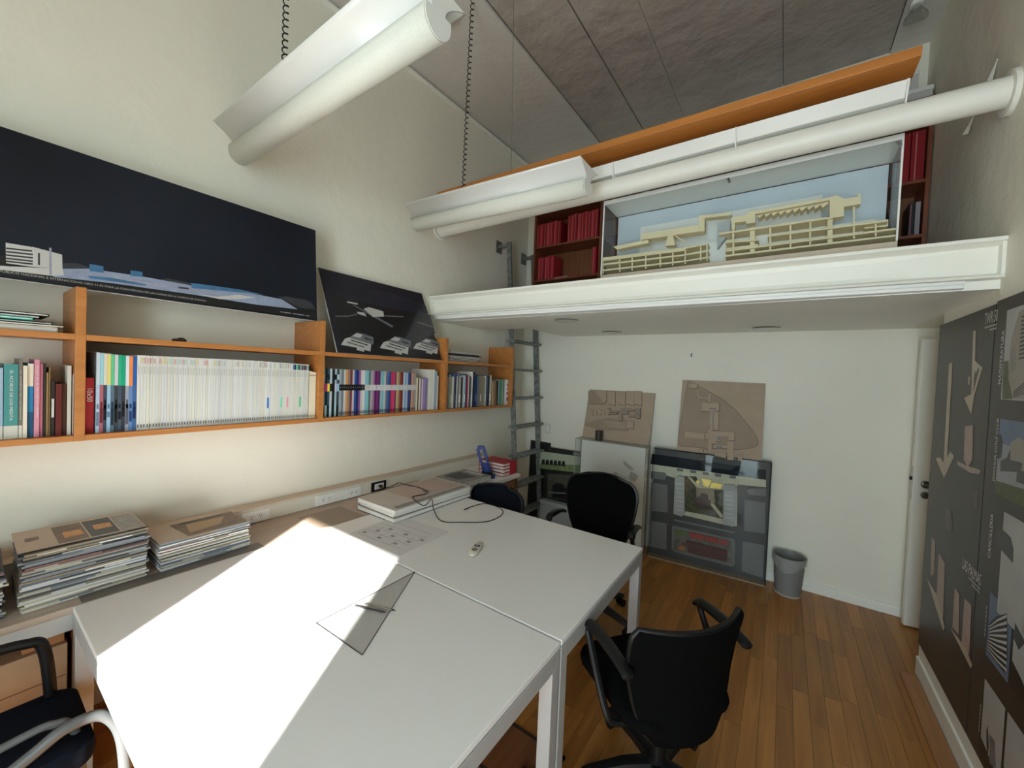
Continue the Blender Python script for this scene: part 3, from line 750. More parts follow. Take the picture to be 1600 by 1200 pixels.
for ox, oy, s in ((0, 0, 1.0), (455, 45, 0.95), (845, 70, 0.82)):
    q = lambda x, y, ox=ox, oy=oy, s=s: z6(250+ox+(x-250)*s, 820+oy+(y-820)*s)
    bl += [(P_W, [q(*p) for p in ((375, 865), (430, 830), (500, 850), (470, 885))]), (P_BK, [q(*p) for p in ((360, 905), (560, 965), (560, 978), (360, 918))]), (P_BK, [q(*p) for p in ((320, 930), (520, 990), (520, 1000), (320, 941))]), (P_W, [q(*p) for p in ((440, 985), (520, 1010), (515, 1050), (425, 1025))]), (P_BK, [q(*p) for p in ((520, 880), (600, 905), (598, 920), (518, 895))])]
decal(ps, 'printed_facades', bl, 0.0032)

# ------------------------------------------------------------------ magazine piles on the counter
def pile(tag_, y0, y1, x0, x1, ztop, n, z=0.7285, top_label=None, rot=0.0, cov=None):
    th = (ztop-z)/n
    yc, xc = (y0+y1)/2, (x0+x1)/2; wy, wx = (y1-y0)/2, (x1-x0)/2
    sides = [(205, 203, 198), (180, 182, 184), (120, 124, 130), (70, 74, 80), (40, 40, 42), (150, 150, 140), (130, 118, 96), (90, 100, 116), (170, 165, 150), (110, 84, 80)]
    for i in range(n):
        c1 = random.choice(sides); c2 = random.choice(sides)
        sy, sx = random.uniform(0.975, 1.0), random.uniform(0.96, 1.0)
        t = th-0.0006
        mb = MB().box(-wx*sx, wx*sx, -wy*sy, wy*sy, 0, t*0.22, 0).box(-wx*sx, wx*sx, -wy*sy, wy*sy, t*0.80, t, 0)
        mb.box(wx*sx-0.002, wx*sx, -wy*sy, wy*sy, t*0.22, t*0.8, 0)                     # spine towards the room
        mb.box(-wx*sx+0.002, wx*sx-0.002, -wy*sy+0.001, wy*sy-0.001, t*0.22, t*0.8, 1)
        if random.random() < 0.6:
            a = random.uniform(-0.9, 0.2)*wy; b = a+random.uniform(0.3, 0.8)*wy
            mb.box(wx*sx, wx*sx+0.0006, a, min(b, wy), t*0.1, t*0.9, 2)
        o = mb.build('magazine', [cmat(c1), M_PAPER, cmat(c2)], None, fix=False)
        o.location = (xc+random.uniform(-0.006, 0.006), yc+random.uniform(-0.008, 0.008), z+i*th)
        o.rotation_euler = (0, 0, rot+random.uniform(-0.03, 0.03))
        k = n-i
        lb = ('magazine on top of the %s' % tag_) if k == 1 else ('magazine, %s from the top of the %s' % (ordn(k), tag_))
        tag(o, lb, 'magazine', 'magazines in the %s' % tag_)
    return o, t, wx, wy
def flatprint(parent, name, polys, z):
    if 1 < len(polys) <= 6:
        for k, q in enumerate(polys): flatprint(parent, name, [q], z+0.00006*k)
        return
    ms = []; mb = MB()
    for m, pts in polys:
        if m not in ms: ms.append(m)
        z += 0.00003
        mb.add([(p[0], p[1], z) for p in pts], [tuple(range(len(pts)))], ms.index(m))
    o = mb.build(name, ms, parent, fix=False)
    if len(polys) > 6: o['kind'] = 'stuff'
    bm = bmesh.new(); bm.from_mesh(o.data)
    for f in bm.faces:
        if f.normal.z < 0: f.normal_flip()
    bm.to_mesh(o.data); bm.free()
    return o
C_TAN = mat('cover_tan', S(186, 168, 148), 0.4); C_BROWN = mat('cover_brown', S(110, 88, 66), 0.4, var=0.3, scale=30); C_AMB = mat('cover_amber', S(200, 140, 70), 0.4, var=0.3, scale=60); C_DK = mat('cover_dark', S(52, 52, 54), 0.4, var=0.3, scale=40); C_GRY = mat('cover_grey', S(140, 140, 138), 0.4, var=0.3, scale=50)
pile('short stack at the left picture edge', -0.26, 0.118, -2.60, -2.30, 0.915, 24)
o, t, wx, wy = pile('tall middle magazine pile', 0.152, 0.508, -2.575, -2.292, 0.958, 30)
flatprint(o, 'cover_photo', [(C_TAN, [(-wx, -wy), (wx, -wy), (wx, wy), (-wx, wy)])], t+0.0006)
flatprint(o, 'cover_picture', [(C_BROWN, [(-wx*.8, -wy*.42), (wx*.9, -wy*.42), (wx*.9, wy*.05), (-wx*.8, wy*.05)]), (C_DK, [(-wx*.8, wy*.08), (wx*.9, wy*.08), (wx*.9, wy*.55), (-wx*.8, wy*.55)]), (C_GRY, [(-wx*.8, wy*.58), (wx*.9, wy*.58), (wx*.9, wy*.98), (-wx*.8, wy*.98)])], t+0.001)
flatprint(o, 'cover_detail', [(C_AMB, [(-wx*.1, -wy*.3), (wx*.5, -wy*.3), (wx*.45, wy*.0), (-wx*.1, wy*.0)]), (C_AMB, [(-wx*.2, wy*.2), (wx*.3, wy*.2), (wx*.3, wy*.5), (-wx*.2, wy*.5)]), (C_BROWN, [(-wx*.2, -wy*.85), (wx*.1, -wy*.85), (wx*.1, -wy*.65), (-wx*.2, -wy*.65)])], t+0.0014)
o, t, wx, wy = pile('lower right magazine pile by the socket', 0.548, 0.915, -2.575, -2.285, 0.862, 20)
flatprint(o, 'cover_photo', [(C_TAN, [(-wx, -wy), (wx, -wy), (wx, wy), (-wx, wy)])], t+0.0006)
flatprint(o, 'cover_picture', [(C_BROWN, [(-wx*.6, -wy*.5), (wx*.9, -wy*.4), (wx*.9, wy*.98), (-wx*.6, wy*.98)])], t+0.001)
flatprint(o, 'cover_detail', [(mat('cover_sand', S(170, 142, 104), 0.4), [(-wx*.3, -wy*.2), (wx*.6, -wy*.3), (wx*.5, wy*.4), (-wx*.2, wy*.7)]), (C_DK, [(-wx*.55, -wy*.3), (-wx*.4, -wy*.3), (-wx*.4, wy*.7), (-wx*.55, wy*.7)])], t+0.0014)
o = MB().box(-2.30, -2.226, 0.30, 0.96, 0.7282, 0.7312).build('cutting_board', mat('dark_board', (0.14, 0.12, 0.105), 0.35), None)
tag(o, 'thin dark brown sheet sticking out from under the magazine piles', 'board')
o = MB().box(-2.50, -2.235, 1.27, 1.56, 0.7282, 0.7305).build('board_sheet', mat('brown_sheet', (0.30, 0.225, 0.165), 0.4), None)
tag(o, 'thin brown board lying on the counter left of the drawing albums', 'board')
# ------------------------------------------------------------------ things on the tables
ZT = 0.7302
AL = [(0.395, 0.735, 0.028, 0.02), (0.385, 0.715, 0.024, -0.01), (0.395, 0.735, 0.030, 0.025)]
z = ZT
for i, (w, l, th, rz) in enumerate(AL):
    t = thing('drawing_album', ['bottom drawing album of the pile on the far table', 'middle drawing album of the pile on the far table', 'top drawing album with a printed plan cover on the far table'][i], 'album', (-2.165, 1.965, z), (0, 0, rz-0.02), 'drawing albums on the far table')
    MB().box(-w/2+0.006, w/2-0.004, -l/2+0.004, l/2-0.004, 0.003, th-0.003).build('page_block', M_PAPER, t)
    MB().box(-w/2, w/2, -l/2, l/2, 0, 0.003).build('back_cover', cmat((90, 90, 92)) if i < 2 else M_PAPER, t)
    MB().box(-w/2, w/2, -l/2, l/2, th-0.003, th-0.0005).build('front_cover', mat('album_cover', (0.62, 0.58, 0.54), 0.5, var=0.04, scale=6), t)
    if i == 2:
        L_ = [(C_TAN, [(-w*.46, -l*.2), (w*.3, -l*.2), (w*.3, l*.46), (-w*.46, l*.46)])]
        flatprint(t, 'cover_plan', [(mat('plan_tint', S(196, 176, 168), 0.5), L_[0][1])], th)
        ln = []
        for k in range(14):
            a = -w*.44+random.random()*w*.65; b = -l*.18+random.random()*l*.6
            if k % 2: ln.append((M_INKG, [(a, b), (a+0.07, b), (a+0.07, b+0.002), (a, b+0.002)]))
            else: ln.append((M_INKG, [(a, b), (a+0.002, b), (a+0.002, b+0.09), (a, b+0.09)]))
        ln.append((C_GRY, [(w*.05, l*.02), (w*.16, l*.02), (w*.16, l*.10), (w*.05, l*.10)]))
        ln.append((C_GRY, [(w*.34, -l*.45), (w*.46, -l*.45), (w*.46, l*.45), (w*.34, l*.45)]))
        flatprint(t, 'plan_lines', ln, th+0.0004)
    z += th
ZA = z
# loose plan sheet beside the albums
t = thing('plan_sheet', 'white drawing sheet lying flat in front of the albums', 'paper', (-1.83, 1.52, ZT+0.0005), (0, 0, 0.06))
MB().grid(lambda u, v: (-0.22+0.44*u, -0.19+0.38*v, 0.0015+0.010*max(0, u-0.8)*5*max(0, v-0.7)), 12, 12).build('sheet', mat('sheet_paper', (0.70, 0.70, 0.71), 0.6), t, solid=0.0004)
ln = []
for k in range(5):
    y = -0.14+0.06*k
    ln.append((M_INKG, [(-0.19, y), (0.17, y), (0.17, y+0.0022), (-0.19, y+0.0022)]))
for k in range(9):
    x = -0.18+0.043*k; y = -0.14+0.06*(k % 3)
    ln.append((M_INKG, [(x, y), (x+0.002, y), (x+0.002, y+0.09), (x, y+0.09)]))
    ln.append((mat('ink_light', S(150, 150, 155), 0.6), [(x, y+0.02), (x+0.03, y+0.02), (x+0.03, y+0.04), (x, y+0.04)]))
flatprint(t, 'plan_lines', ln, 0.0024)
# smaller magazines at the wall end
z = 0.7305
for i in range(5):
    th = 0.012
    o = MB().box(-0.16, 0.16, -0.19, 0.19, 0, th-0.001, 0).box(-0.157, 0.1605, -0.1905, 0.186, th*0.25, th*0.7, 1).build('magazine', [cmat(((110, 112, 104), (60, 30, 28), (190, 188, 180), (120, 120, 118), (150, 150, 140))[i]), M_PAPER], None)
    o.location = (-2.27, 2.575, z); o.rotation_euler = (0, 0, -0.02+random.uniform(-0.03, 0.03))
    tag(o, 'magazine, %s from the bottom of the small pile behind the albums' % ordn(i+1) if i < 4 else 'magazine with a grey photo cover topping the small pile behind the albums', 'magazine', 'small magazine pile behind the albums')
    z += th
flatprint(o, 'cover_picture', [(C_GRY, [(-0.14, -0.17), (0.14, -0.17), (0.14, 0.10), (-0.14, 0.10)])], th)
flatprint(o, 'cover_detail', [(C_DK, [(-0.12, -0.12), (0.05, -0.12), (0.1, 0.06), (-0.12, 0.08)]), (M_PAPER, [(-0.1, 0.12), (0.1, 0.12), (0.1, 0.16), (-0.1, 0.16)])], th+0.0004)
# red books at the end of the counter
z = 0.7305
for i in range(4):
    th = 0.034-0.002*i
    o = thing('red_book', ['bottom', 'second from bottom', 'third from bottom', 'top'][i] + ' red book of the four stacked at the counter end', 'book', (-2.27, 3.075, z), (0, 0, random.uniform(-0.06, 0.06)), 'red books stacked on the side counter')
    MB().box(-0.15, 0.15, -0.105, 0.105, 0, 0.004).box(-0.15, 0.15, -0.105, 0.105, th-0.005, th-0.001).box(-0.15, -0.145, -0.105, 0.105, 0.004, th-0.005).box(0.146, 0.15, -0.0, 0.105, 0.004, th-0.005).build('cover', cmat((176, 36, 48)), o)
    MB().box(-0.144, 0.144, -0.101, 0.1, 0.004, th-0.005).build('page_block', M_PAPER, o)
    z += th
# blue hole punch
t = thing('hole_punch', 'blue and black hole punch with raised lever beside the red books', 'hole punch', (-2.235, 2.875, 0.7303), (0, 0, math.radians(38)))
M_PBLUE = mat('punch_blue', (0.012, 0.03, 0.22), 0.35)
MB().box(-0.07, 0.07, -0.06, 0.06, 0, 0.018).build('base_tray', M_PBLUE, t, bevel=0.004)
MB().prism([(-0.055, 0.018), (0.045, 0.018), (0.045, 0.055), (0.01, 0.095), (-0.035, 0.095), (-0.055, 0.06)], 1, -0.05, 0.05).build('punch_head', M_BLACK, t, bevel=0.004)
lv = MB()
lv.prism([(-0.045, 0.06), (-0.022, 0.06), (-0.088, 0.268), (-0.112, 0.262)], 1, -0.055, -0.025).prism([(0.012, 0.06), (0.036, 0.06), (-0.035, 0.285), (-0.060, 0.278)], 1, -0.055, -0.025)
lv.prism([(-0.112, 0.255), (-0.033, 0.275), (-0.042, 0.298), (-0.10, 0.296)], 1, -0.055, -0.025).prism([(-0.045, 0.06), (0.036, 0.06), (0.012, 0.14), (-0.066, 0.135)], 1, -0.055, -0.025)
lv.build('lever', M_PBLUE, t, bevel=0.004)
# black cable
def bez(pts, n=10):
    P = [Vector(p) for p in pts]; out = []
    P = [P[0]*2-P[1]] + P + [P[-1]*2-P[-2]]
    for i in range(1, len(P)-2):
        for k in range(n):
            s = k/n
            out.append(0.5*((2*P[i]) + (P[i+1]-P[i-1])*s + (2*P[i-1]-5*P[i]+4*P[i+1]-P[i+2])*s*s + (3*P[i]-P[i-1]-3*P[i+1]+P[i+2])*s**3))
    out.append(P[-2]); return out
ct = thing('power_cable', 'thin black cable running from the socket over the albums onto the table', 'cable', (-2.0, 2.0, 0.73))
def ab(u, v, z): q = at(u, v, 2, z); return (q.x, q.y, z)
ZC = ZA+0.003
path = [(-2.585, 1.95, 0.77), (-2.50, 1.96, 0.775), (-2.40, 1.98, ZC+0.01), ab(632, 757, ZC), ab(652, 761, ZC), ab(668, 768, ZC), ab(664, 772, ZC), ab(648, 775, ZC), ab(645, 778, ZC), ab(662, 790, ZC), (-1.955, 1.90, ZC), (-1.915, 1.885, 0.755), ab(690, 814, 0.7335), ab(722, 816, 0.7335), ab(760, 815, 0.7335), ab(782, 806, 0.7335), ab(785, 797, 0.7335), ab(772, 790, 0.7335), ab(755, 787, 0.7335), ab(735, 792, 0.7335)]
MB().tube(bez(path), 0.003, 6).build('cord', M_BLACK, ct, smooth=True, world=True)
MB().tube([ab(735, 792, 0.7345), ab(729, 795, 0.7345), ab(725, 796, 0.7345)], [0.0035, 0.0042, 0.0042], 8).build('jack', M_BLACK, ct, smooth=True, world=True)
MB().tube([(-2.594, 1.95, 0.77), (-2.57, 1.952, 0.77)], 0.013, 10).build('plug', mat('plug_brown', (0.05, 0.03, 0.02), 0.5), ct, smooth=True, world=True)
# cream remote
p0, p1 = at(735, 872, 2, 0.735), at(753, 847, 2, 0.735)
dd = (p1-p0); t = thing('remote_control', 'cream handheld remote control with blue button lying on the far table', 'remote', ((p0.x+p1.x)/2, (p0.y+p1.y)/2, ZT), (0, 0, math.atan2(dd.y, dd.x)))
HL = 0.085
def rem(u, v):
    a = u*2*math.pi; s = v
    prof = [(0.0, 0.0), (0.85, 0.0), (1.0, 0.30), (0.97, 0.6), (0.80, 0.9), (0.0, 1.0)]
    k = min(int(s*5), 4); f = s*5-k
    rr = prof[k][0]*(1-f)+prof[k+1][0]*f; zz = prof[k][1]*(1-f)+prof[k+1][1]*f
    ca, sa = math.cos(a), math.sin(a)
    ex = math.copysign(abs(ca)**0.8, ca)*HL*rr; ey = math.copysign(abs(sa)**0.9, sa)*(0.026-0.006*ca)*rr
    return (ex, ey, 0.001+zz*0.022)
MB().grid(rem, 32, 15).build('remote_body', mat('cream_shell', (0.62, 0.58, 0.48), 0.4), t, smooth=True)
MB().lathe([(0, 0), (0.017, 0), (0.016, 0.0015), (0, 0.002)], 18, T=Matrix.Translation((0.012, 0, 0.0222)) @ Matrix.Diagonal((0.8, 1.0, 1, 1))).build('button_pad', mat('button_blue', (0.02, 0.03, 0.12), 0.4), t, smooth=True)
MB().lathe([(0, 0), (0.004, 0), (0.004, 0.0022), (0, 0.003)], 12, c=(0.012, 0, 0.0238)).build('centre_button', M_PAPER, t)
MB().lathe([(0, 0), (0.019, 0), (0.018, 0.001), (0, 0.0014)], 18, T=Matrix.Translation((-0.035, 0, 0.0214)) @ Matrix.Diagonal((1.1, 0.85, 1, 1))).build('display', mat('lcd_grey', (0.22, 0.23, 0.22), 0.25), t, smooth=True)
# transparent set square
t = thing('set_square', 'transparent plastic set square lying on the near table at the sun edge', 'set square', (-1.4, 1.0, ZT))
a, b, c_ = at(648, 894, 2, ZT), at(566, 1024, 2, ZT), at(494, 974, 2, ZT)
mb = MB().prism([(a.x, a.y), (b.x, b.y), (c_.x, c_.y)], 2, ZT+0.0003, ZT+0.003)
M_SQ = acrylic('smoky_acrylic', (0.93, 0.93, 0.925), 1.0)
mb.build('plate', M_SQ, t, world=True)
mb = MB()
for q0, q1 in ((a, b), (b, c_), (c_, a)): mb.tube([(q0.x, q0.y, ZT+0.0018), (q1.x, q1.y, ZT+0.0018)], 0.0017, 5)
mb.build('bevel_edge', acrylic('acrylic_dark_edge', (0.45, 0.47, 0.48)), t, world=True)
mb = MB()
for k in range(40):
    s = k/40; q = a.lerp(c_, s); n_ = Vector((b-a)).normalized(); l = 0.008 if k % 5 else 0.014
    e = (c_-a).normalized()*0.0005
    mb.add([(q.x-e.x, q.y-e.y, ZT+0.0034), (q.x+e.x, q.y+e.y, ZT+0.0034), (q.x+e.x+n_.x*l, q.y+e.y+n_.y*l, ZT+0.0034), (q.x-e.x+n_.x*l, q.y-e.y+n_.y*l, ZT+0.0034)], [(0, 1, 2, 3)])
mb.build('scale_marks', M_INK, t, world=True)
# two pens on the set square
for i, (u0, v0, u1, v1, lb) in enumerate(((553, 946, 603, 957, 'black mechanical pen lying nearer the viewer on the set square'), (570, 943, 618, 954, 'thin grey pencil lying behind the black pen on the set square'))):
    q0, q1 = at(u0, v0, 2, ZT+0.007), at(u1, v1, 2, ZT+0.007)
    t = thing('pen', lb, 'pen', (q0.x, q0.y, ZT+0.003), group='pens on the set square')
    e = (q1-q0)
    MB().tube([q0+e*0.06, q0+e*0.88], 0.0036, 8).build('barrel', M_INK if i == 0 else mat('pencil_grey', (0.24, 0.2, 0.16), 0.5), t, smooth=True, world=True)
    MB().tube([q0+e*0.88, q0+e*1.0], [0.0036, 0.0012], 8).build('tip', M_BLACK, t, smooth=True, world=True)
    MB().tube([q0, q0+e*0.06], 0.0034, 8).build('end_cap', M_CHROME, t, smooth=True, world=True)

# ------------------------------------------------------------------ pendant luminaires
def luminaire(label, xc, y0, z0, L, tilt, wires):
    t = thing('pendant_luminaire', label, 'ceiling lamp', (xc, y0, z0), (0, tilt, 0), 'pendant luminaires')
    h = L/2
    n = 14
    U = [(-0.058*math.cos(math.pi*k/n), 0.062-0.062*math.sin(math.pi*k/n)) for k in range(n+1)]
    U = [(-0.058, 0.082)] + U + [(0.058, 0.082)]
    mb = MB()
    k = len(U)
    vs = [(-h+0.006, *p) for p in U] + [(h-0.006, *p) for p in U]
    mb.add(vs, [(i, i+1, k+i+1, k+i) for i in range(k-1)])
    mb.build('diffuser', M_DIFF, t, smooth=True, solid=0.002)
    MB().box(-h+0.01, h-0.01, -0.028, 0.028, 0.06, 0.13).build('spine', M_GREY, t)
    for s in (-1, 1):
        wpts = []
        for i in range(9):
            f = i/8
            wpts.append((s*(0.030+0.098*f**1.35), 0.086+0.088*f**0.75))
        kk = len(wpts)
        MB().add([(-h, *p) for p in wpts] + [(h, *p) for p in wpts], [(i, i+1, kk+i+1, kk+i) for i in range(kk-1)]).build('reflector_wing', M_WENAM, t, smooth=True, solid=0.003)
    prof = [(-0.128, 0.174)] + [(-(0.030+0.098*(i/6)**1.35), 0.086+0.088*(i/6)**0.75) for i in range(5, -1, -1)] + [(-0.058, 0.084)] + U[1:-1] + [(0.058, 0.084)] + [((0.030+0.098*(i/6)**1.35), 0.086+0.088*(i/6)**0.75) for i in range(0, 7)]
    for s in (-1, 1):
        MB().prism(prof, 0, s*(h-0.004), s*h).build('end_plate', M_WENAM, t)
    MB().tube([(-h+0.05, 0, 0.155), (h-0.05, 0, 0.155)], 0.013, 10).build('fluorescent_tube', mat('tube_glass', (0.85, 0.86, 0.86), 0.25), t, smooth=True)
    rot = Matrix.Rotation(-tilt, 4, 'Y')
    for kind, x, dx, dy in wires:
        top = ceilz(y0)-z0
        if kind == 'wire':
            MB().tube([(x, 0, 0.12), (x+dx, dy, top)], 0.0018, 5, T=rot).build('suspension_wire', mat('wire_grey', (0.18, 0.17, 0.16), 0.5), t)
        else:
            pts = []; turns = int((top-0.15)/0.032)
            for i in range(turns*8+1):
                a = 2*math.pi*i/8; s_ = i/(turns*8)
                pts.append((x+0.012*math.cos(a)+dx*s_, 0.012*math.sin(a)+dy*s_, 0.13+(top-0.13)*s_))
            MB().tube(pts, 0.0032, 5, T=rot).build('coiled_cord', M_BLACK, t, smooth=True)
    return t
xa = at(447, 66, 1, 0.93).x
luminaire('white winged pendant luminaire nearest the viewer, top left of the picture', -1.78, 0.925, 2.805, 1.56, 0.0, (('coil', xa+1.78, 0, 0), ('wire', 0.45, 0, 0)))
qc, qw = at(739, -12, 2, 4.215), at(803, -12, 2, 4.215)
luminaire('white winged pendant luminaire hanging in front of the mezzanine rail', -1.79, 2.185, 2.815, 1.53, 0.035, (('coil', -0.245, qc.x+1.79+0.245, qc.y-2.185), ('wire', 0.195, qw.x+1.79-0.195, qw.y-2.185)))

# ------------------------------------------------------------------ mezzanine rail, uplight, desk
pr = thing('guard_rail', 'thick white round rail spanning the mezzanine from wall to wall', 'railing', (0, 2.62, 3.0))
MB().tube([(XL+0.001, 2.60, 3.005), (XR-0.001, 2.63, 3.015)], 0.062, 24).build('rail_tube', M_WHITE, pr, smooth=True, world=True)
for s, x, y in ((1, XL, 2.60), (-1, XR, 2.63)):
    mb = MB().tube([(x, y, 3.01), (x+s*0.018, y, 3.01)], 0.092, 24)
    mb.build('wall_flange', M_WHITE, pr, smooth=True, world=True)
up = thing('rail_uplight', 'long white uplight channel fixed on top of the mezzanine rail', 'lamp', (-0.7, 2.62, 3.07))
T_ = Matrix(((1,0,0,0),(0.009,1,0,2.622),(0.003,0,1,3.0),(0,0,0,1)))
wp = [(-0.03, 0.096), (-0.07, 0.152), (-0.073, 0.151), (-0.034, 0.092)]
MB().prism(wp, 0, -2.0, 0.412, T=T_).build('front_wing', M_WENAM, up, world=True)
MB().prism([(-p[0], p[1]) for p in wp], 0, -2.0, 0.412, T=T_).build('rear_wing', M_WENAM, up, world=True)
MB().box(-2.0, 0.41, -0.034, 0.034, 0.088, 0.096, T=T_).build('tray', M_WENAM, up, world=True)
MB().tube([T_ @ Vector((-1.9, 0, 0.118)), T_ @ Vector((0.35, 0, 0.118))], 0.013, 8).build('fluorescent_tube', MATS['tube_glass'], up, world=True, smooth=True)
for x in (-1.75, -1.02, -0.30, 0.40):
    MB().prism([(-0.078, 0.152), (-0.066, 0.075), (-0.058, 0.05), (0.0, 0.058), (0.0, 0.1), (-0.03, 0.1)], 0, x, x+0.006, T=T_).build('bracket_fin', M_WENAM, up, world=True)

T2 = Matrix(((1,0,0,0),(0.0225,1,0,2.469),(0,0,1,0),(0,0,0,1)))
dk = thing('mezzanine_desk', 'orange wooden desktop on the mezzanine above the rail', 'desk', (-1.0, 2.8, ZM))
MB().box(-2.55, 0.432, 0, 0.66, 3.200, 3.245, T=T2).build('desktop', M_ORANGEX, dk, world=True, bevel=0.002)
for x in (-0.95, 0.22):
    MB().box(x-0.025, x+0.025, 3.03, 3.08, ZM, 3.2).build('leg', M_GREY, dk, world=True)

# ------------------------------------------------------------------ display case with cream model
yc0, yc1 = 2.735, 3.02
x0c, x1c = -1.15, 0.433
mc = thing('display_case', 'clear display case on the mezzanine edge covering the cream building model', 'display case', ((x0c+x1c)/2, 2.9, ZM+0.001))
MB().box(x0c, x1c, yc0, yc1, ZM+0.001, 2.452).build('base_board', mat('pale_timber', (0.62, 0.53, 0.42), 0.6), mc, world=True, bevel=0.002)
MB().box(x0c+0.012, x1c-0.012, yc1-0.006, yc1-0.001, 2.4525, 2.965).build('back_panel', mat('pale_blue_panel', (0.58, 0.65, 0.72), 0.4, var=0.03, scale=3), mc, world=True)
MB().box(x0c, x1c, yc0, yc0+0.004, 2.4525, 2.97).build('front_pane', M_ACR, mc, world=True)
MB().box(x0c, x0c+0.004, yc0+0.005, yc1, 2.4525, 2.97).build('side_pane', M_ACR, mc, world=True)
MB().box(x1c-0.004, x1c, yc0+0.005, yc1, 2.4525, 2.97).build('side_pane', M_ACR, mc, world=True)
MB().box(x0c, x1c, yc0, yc1, 2.972, 2.990).box(x0c, x1c, yc0-0.002, yc0, 2.96, 2.990).build('lid', M_WENAM, mc, world=True, bevel=0.002)
for xx in (x0c, x1c-0.008):
    MB().box(xx, xx+0.008, yc0-0.0015, yc0+0.008, 2.4525, 2.97).build('edge_strip', M_WENAM, mc, world=True)
for u, v in ((1137, 283), (1402, 226)):
    q = at(u, v, 1, yc0)
    MB().tube([(q.x, yc0-0.002, q.z+0.015), (q.x+0.012, yc0-0.01, q.z-0.015)], 0.007, 8).build('latch', M_CHROME, mc, world=True)
bmod = thing('architectural_model', 'cream card model of a long building inside the mezzanine display case', 'model', (-0.4, 2.85, 2.4525))
def zc(x, y, yy): q = at(920+x/3.077, 180+y/3.077, 1, yy); return (q.x, max(q.z, 2.4528))
def mp(name, pts, yy, dep, m=M_CREAM):
    return MB().prism([zc(p[0], p[1], yy) for p in pts], 1, yy, yy+dep).build(name, m, bmod, world=True)
def bar(name, x0, y0, x1, y1, th, yy, dep, m=M_CREAM): return mp(name, [(x0, y0), (x1, y1), (x1, y1+th), (x0, y0+th)], yy, dep, m)
ya = 2.748
for a_, b_, th in ((685, 635, 16), (714, 667, 8), (742, 697, 8)): bar('floor_slab', 64, a_, 465, b_, th, ya, 0.13)
for x_ in (64, 145, 205, 270, 340, 400, 460): bar('column', x_, 690-(x_-64)*0.125, x_+7, 690-(x_-57)*0.125, 75, ya+0.012, 0.006)
for a_, b_ in ((635, 615), (667, 650), (697, 680)): bar('floor_slab', 465, a_, 572, b_, 7, ya+0.01, 0.10)
for x_ in (535, 565): bar('column', x_, 622, x_+6, 621, 78, ya+0.014, 0.006)
for a_, b_, c0_, d_ in ((655, 648, 1487, 540), (655, 672, 1487, 572), (625, 566, 1175, 486), (860, 576, 1440, 502), (655, 606, 815, 594), (655, 640, 815, 618)): bar('floor_slab', a_, b_, c0_, d_, 9, ya, 0.14)
for x_ in (690, 868, 965, 1060, 1270, 1375):
    yb_ = 660-(x_-655)*0.127
    yt_ = {690: 500, 868: 535, 965: 525, 1060: 510, 1270: 440, 1375: 515}[x_]
    mp('column', [(x_, yt_), (x_+9, yt_-1), (x_+9, yb_+12), (x_, yb_+13)], ya+0.012, 0.008)
mp('column', [(775, 540), (798, 537), (798, 665), (775, 668)], ya+0.016, 0.03)
mp('column', [(1148, 490), (1172, 487), (1172, 622), (1148, 625)], ya+0.016, 0.03)
mp('roof_beam', [(800, 460), (1160, 394), (1160, 408), (800, 476)], 2.762, 0.03)
mp('tower_block', [(1158, 396), (1190, 383), (1226, 402), (1292, 392), (1292, 378), (1308, 376), (1308, 426), (1226, 440), (1226, 486), (1158, 494)], 2.758, 0.06)
mp('tower_block', [(686, 492), (755, 480), (770, 462), (800, 456), (800, 515), (757, 522), (757, 510), (702, 516), (702, 545), (686, 548)], 2.758, 0.05)
for k in range(10):
    x_ = 812+k*34; y_ = 484-k*5.6
    mp('louver', [(x_, y_), (x_+30, y_-22), (x_+33, y_-10), (x_+6, y_+12)], 2.79, 0.07)
mp('roof_deck', [(252, 570), (530, 528), (530, 548), (545, 556), (262, 598), (252, 600)], 2.765, 0.08)
mp('roof_deck', [(530, 482), (685, 468), (685, 480), (556, 494), (556, 558), (530, 562)], 2.772, 0.06)
mp('canopy', [(118, 632), (275, 600), (288, 602), (285, 614), (135, 646)], 2.76, 0.06)
mp('pier', [(380, 580), (405, 577), (415, 625), (368, 628)], 2.768, 0.04)
mp('brace', [(410, 578), (418, 577), (470, 612), (462, 615)], 2.768, 0.01)
mp('parapet', [(1325, 514), (1440, 500), (1440, 534), (1325, 546)], 2.80, 0.05)
mp('core_tower', [(617, 518), (680, 510), (680, 560), (617, 640)], 2.81, 0.05, mat('grey_blue_card', (0.42, 0.46, 0.48), 0.5))
MB().box(-0.55, 0.36, 2.86, 2.90, 2.4525, 2.62).build('rear_massing', mat('white_card', (0.82, 0.82, 0.80), 0.6), bmod, world=True)
MB().box(-1.08, -0.30, 2.93, 2.96, 2.4525, 2.60).build('rear_massing', MATS['white_card'], bmod, world=True)
MB().box(-0.95, 0.13, 2.975, 2.99, 2.4525, 2.845).build('terrain_sheet', MATS['white_card'], bmod, world=True)

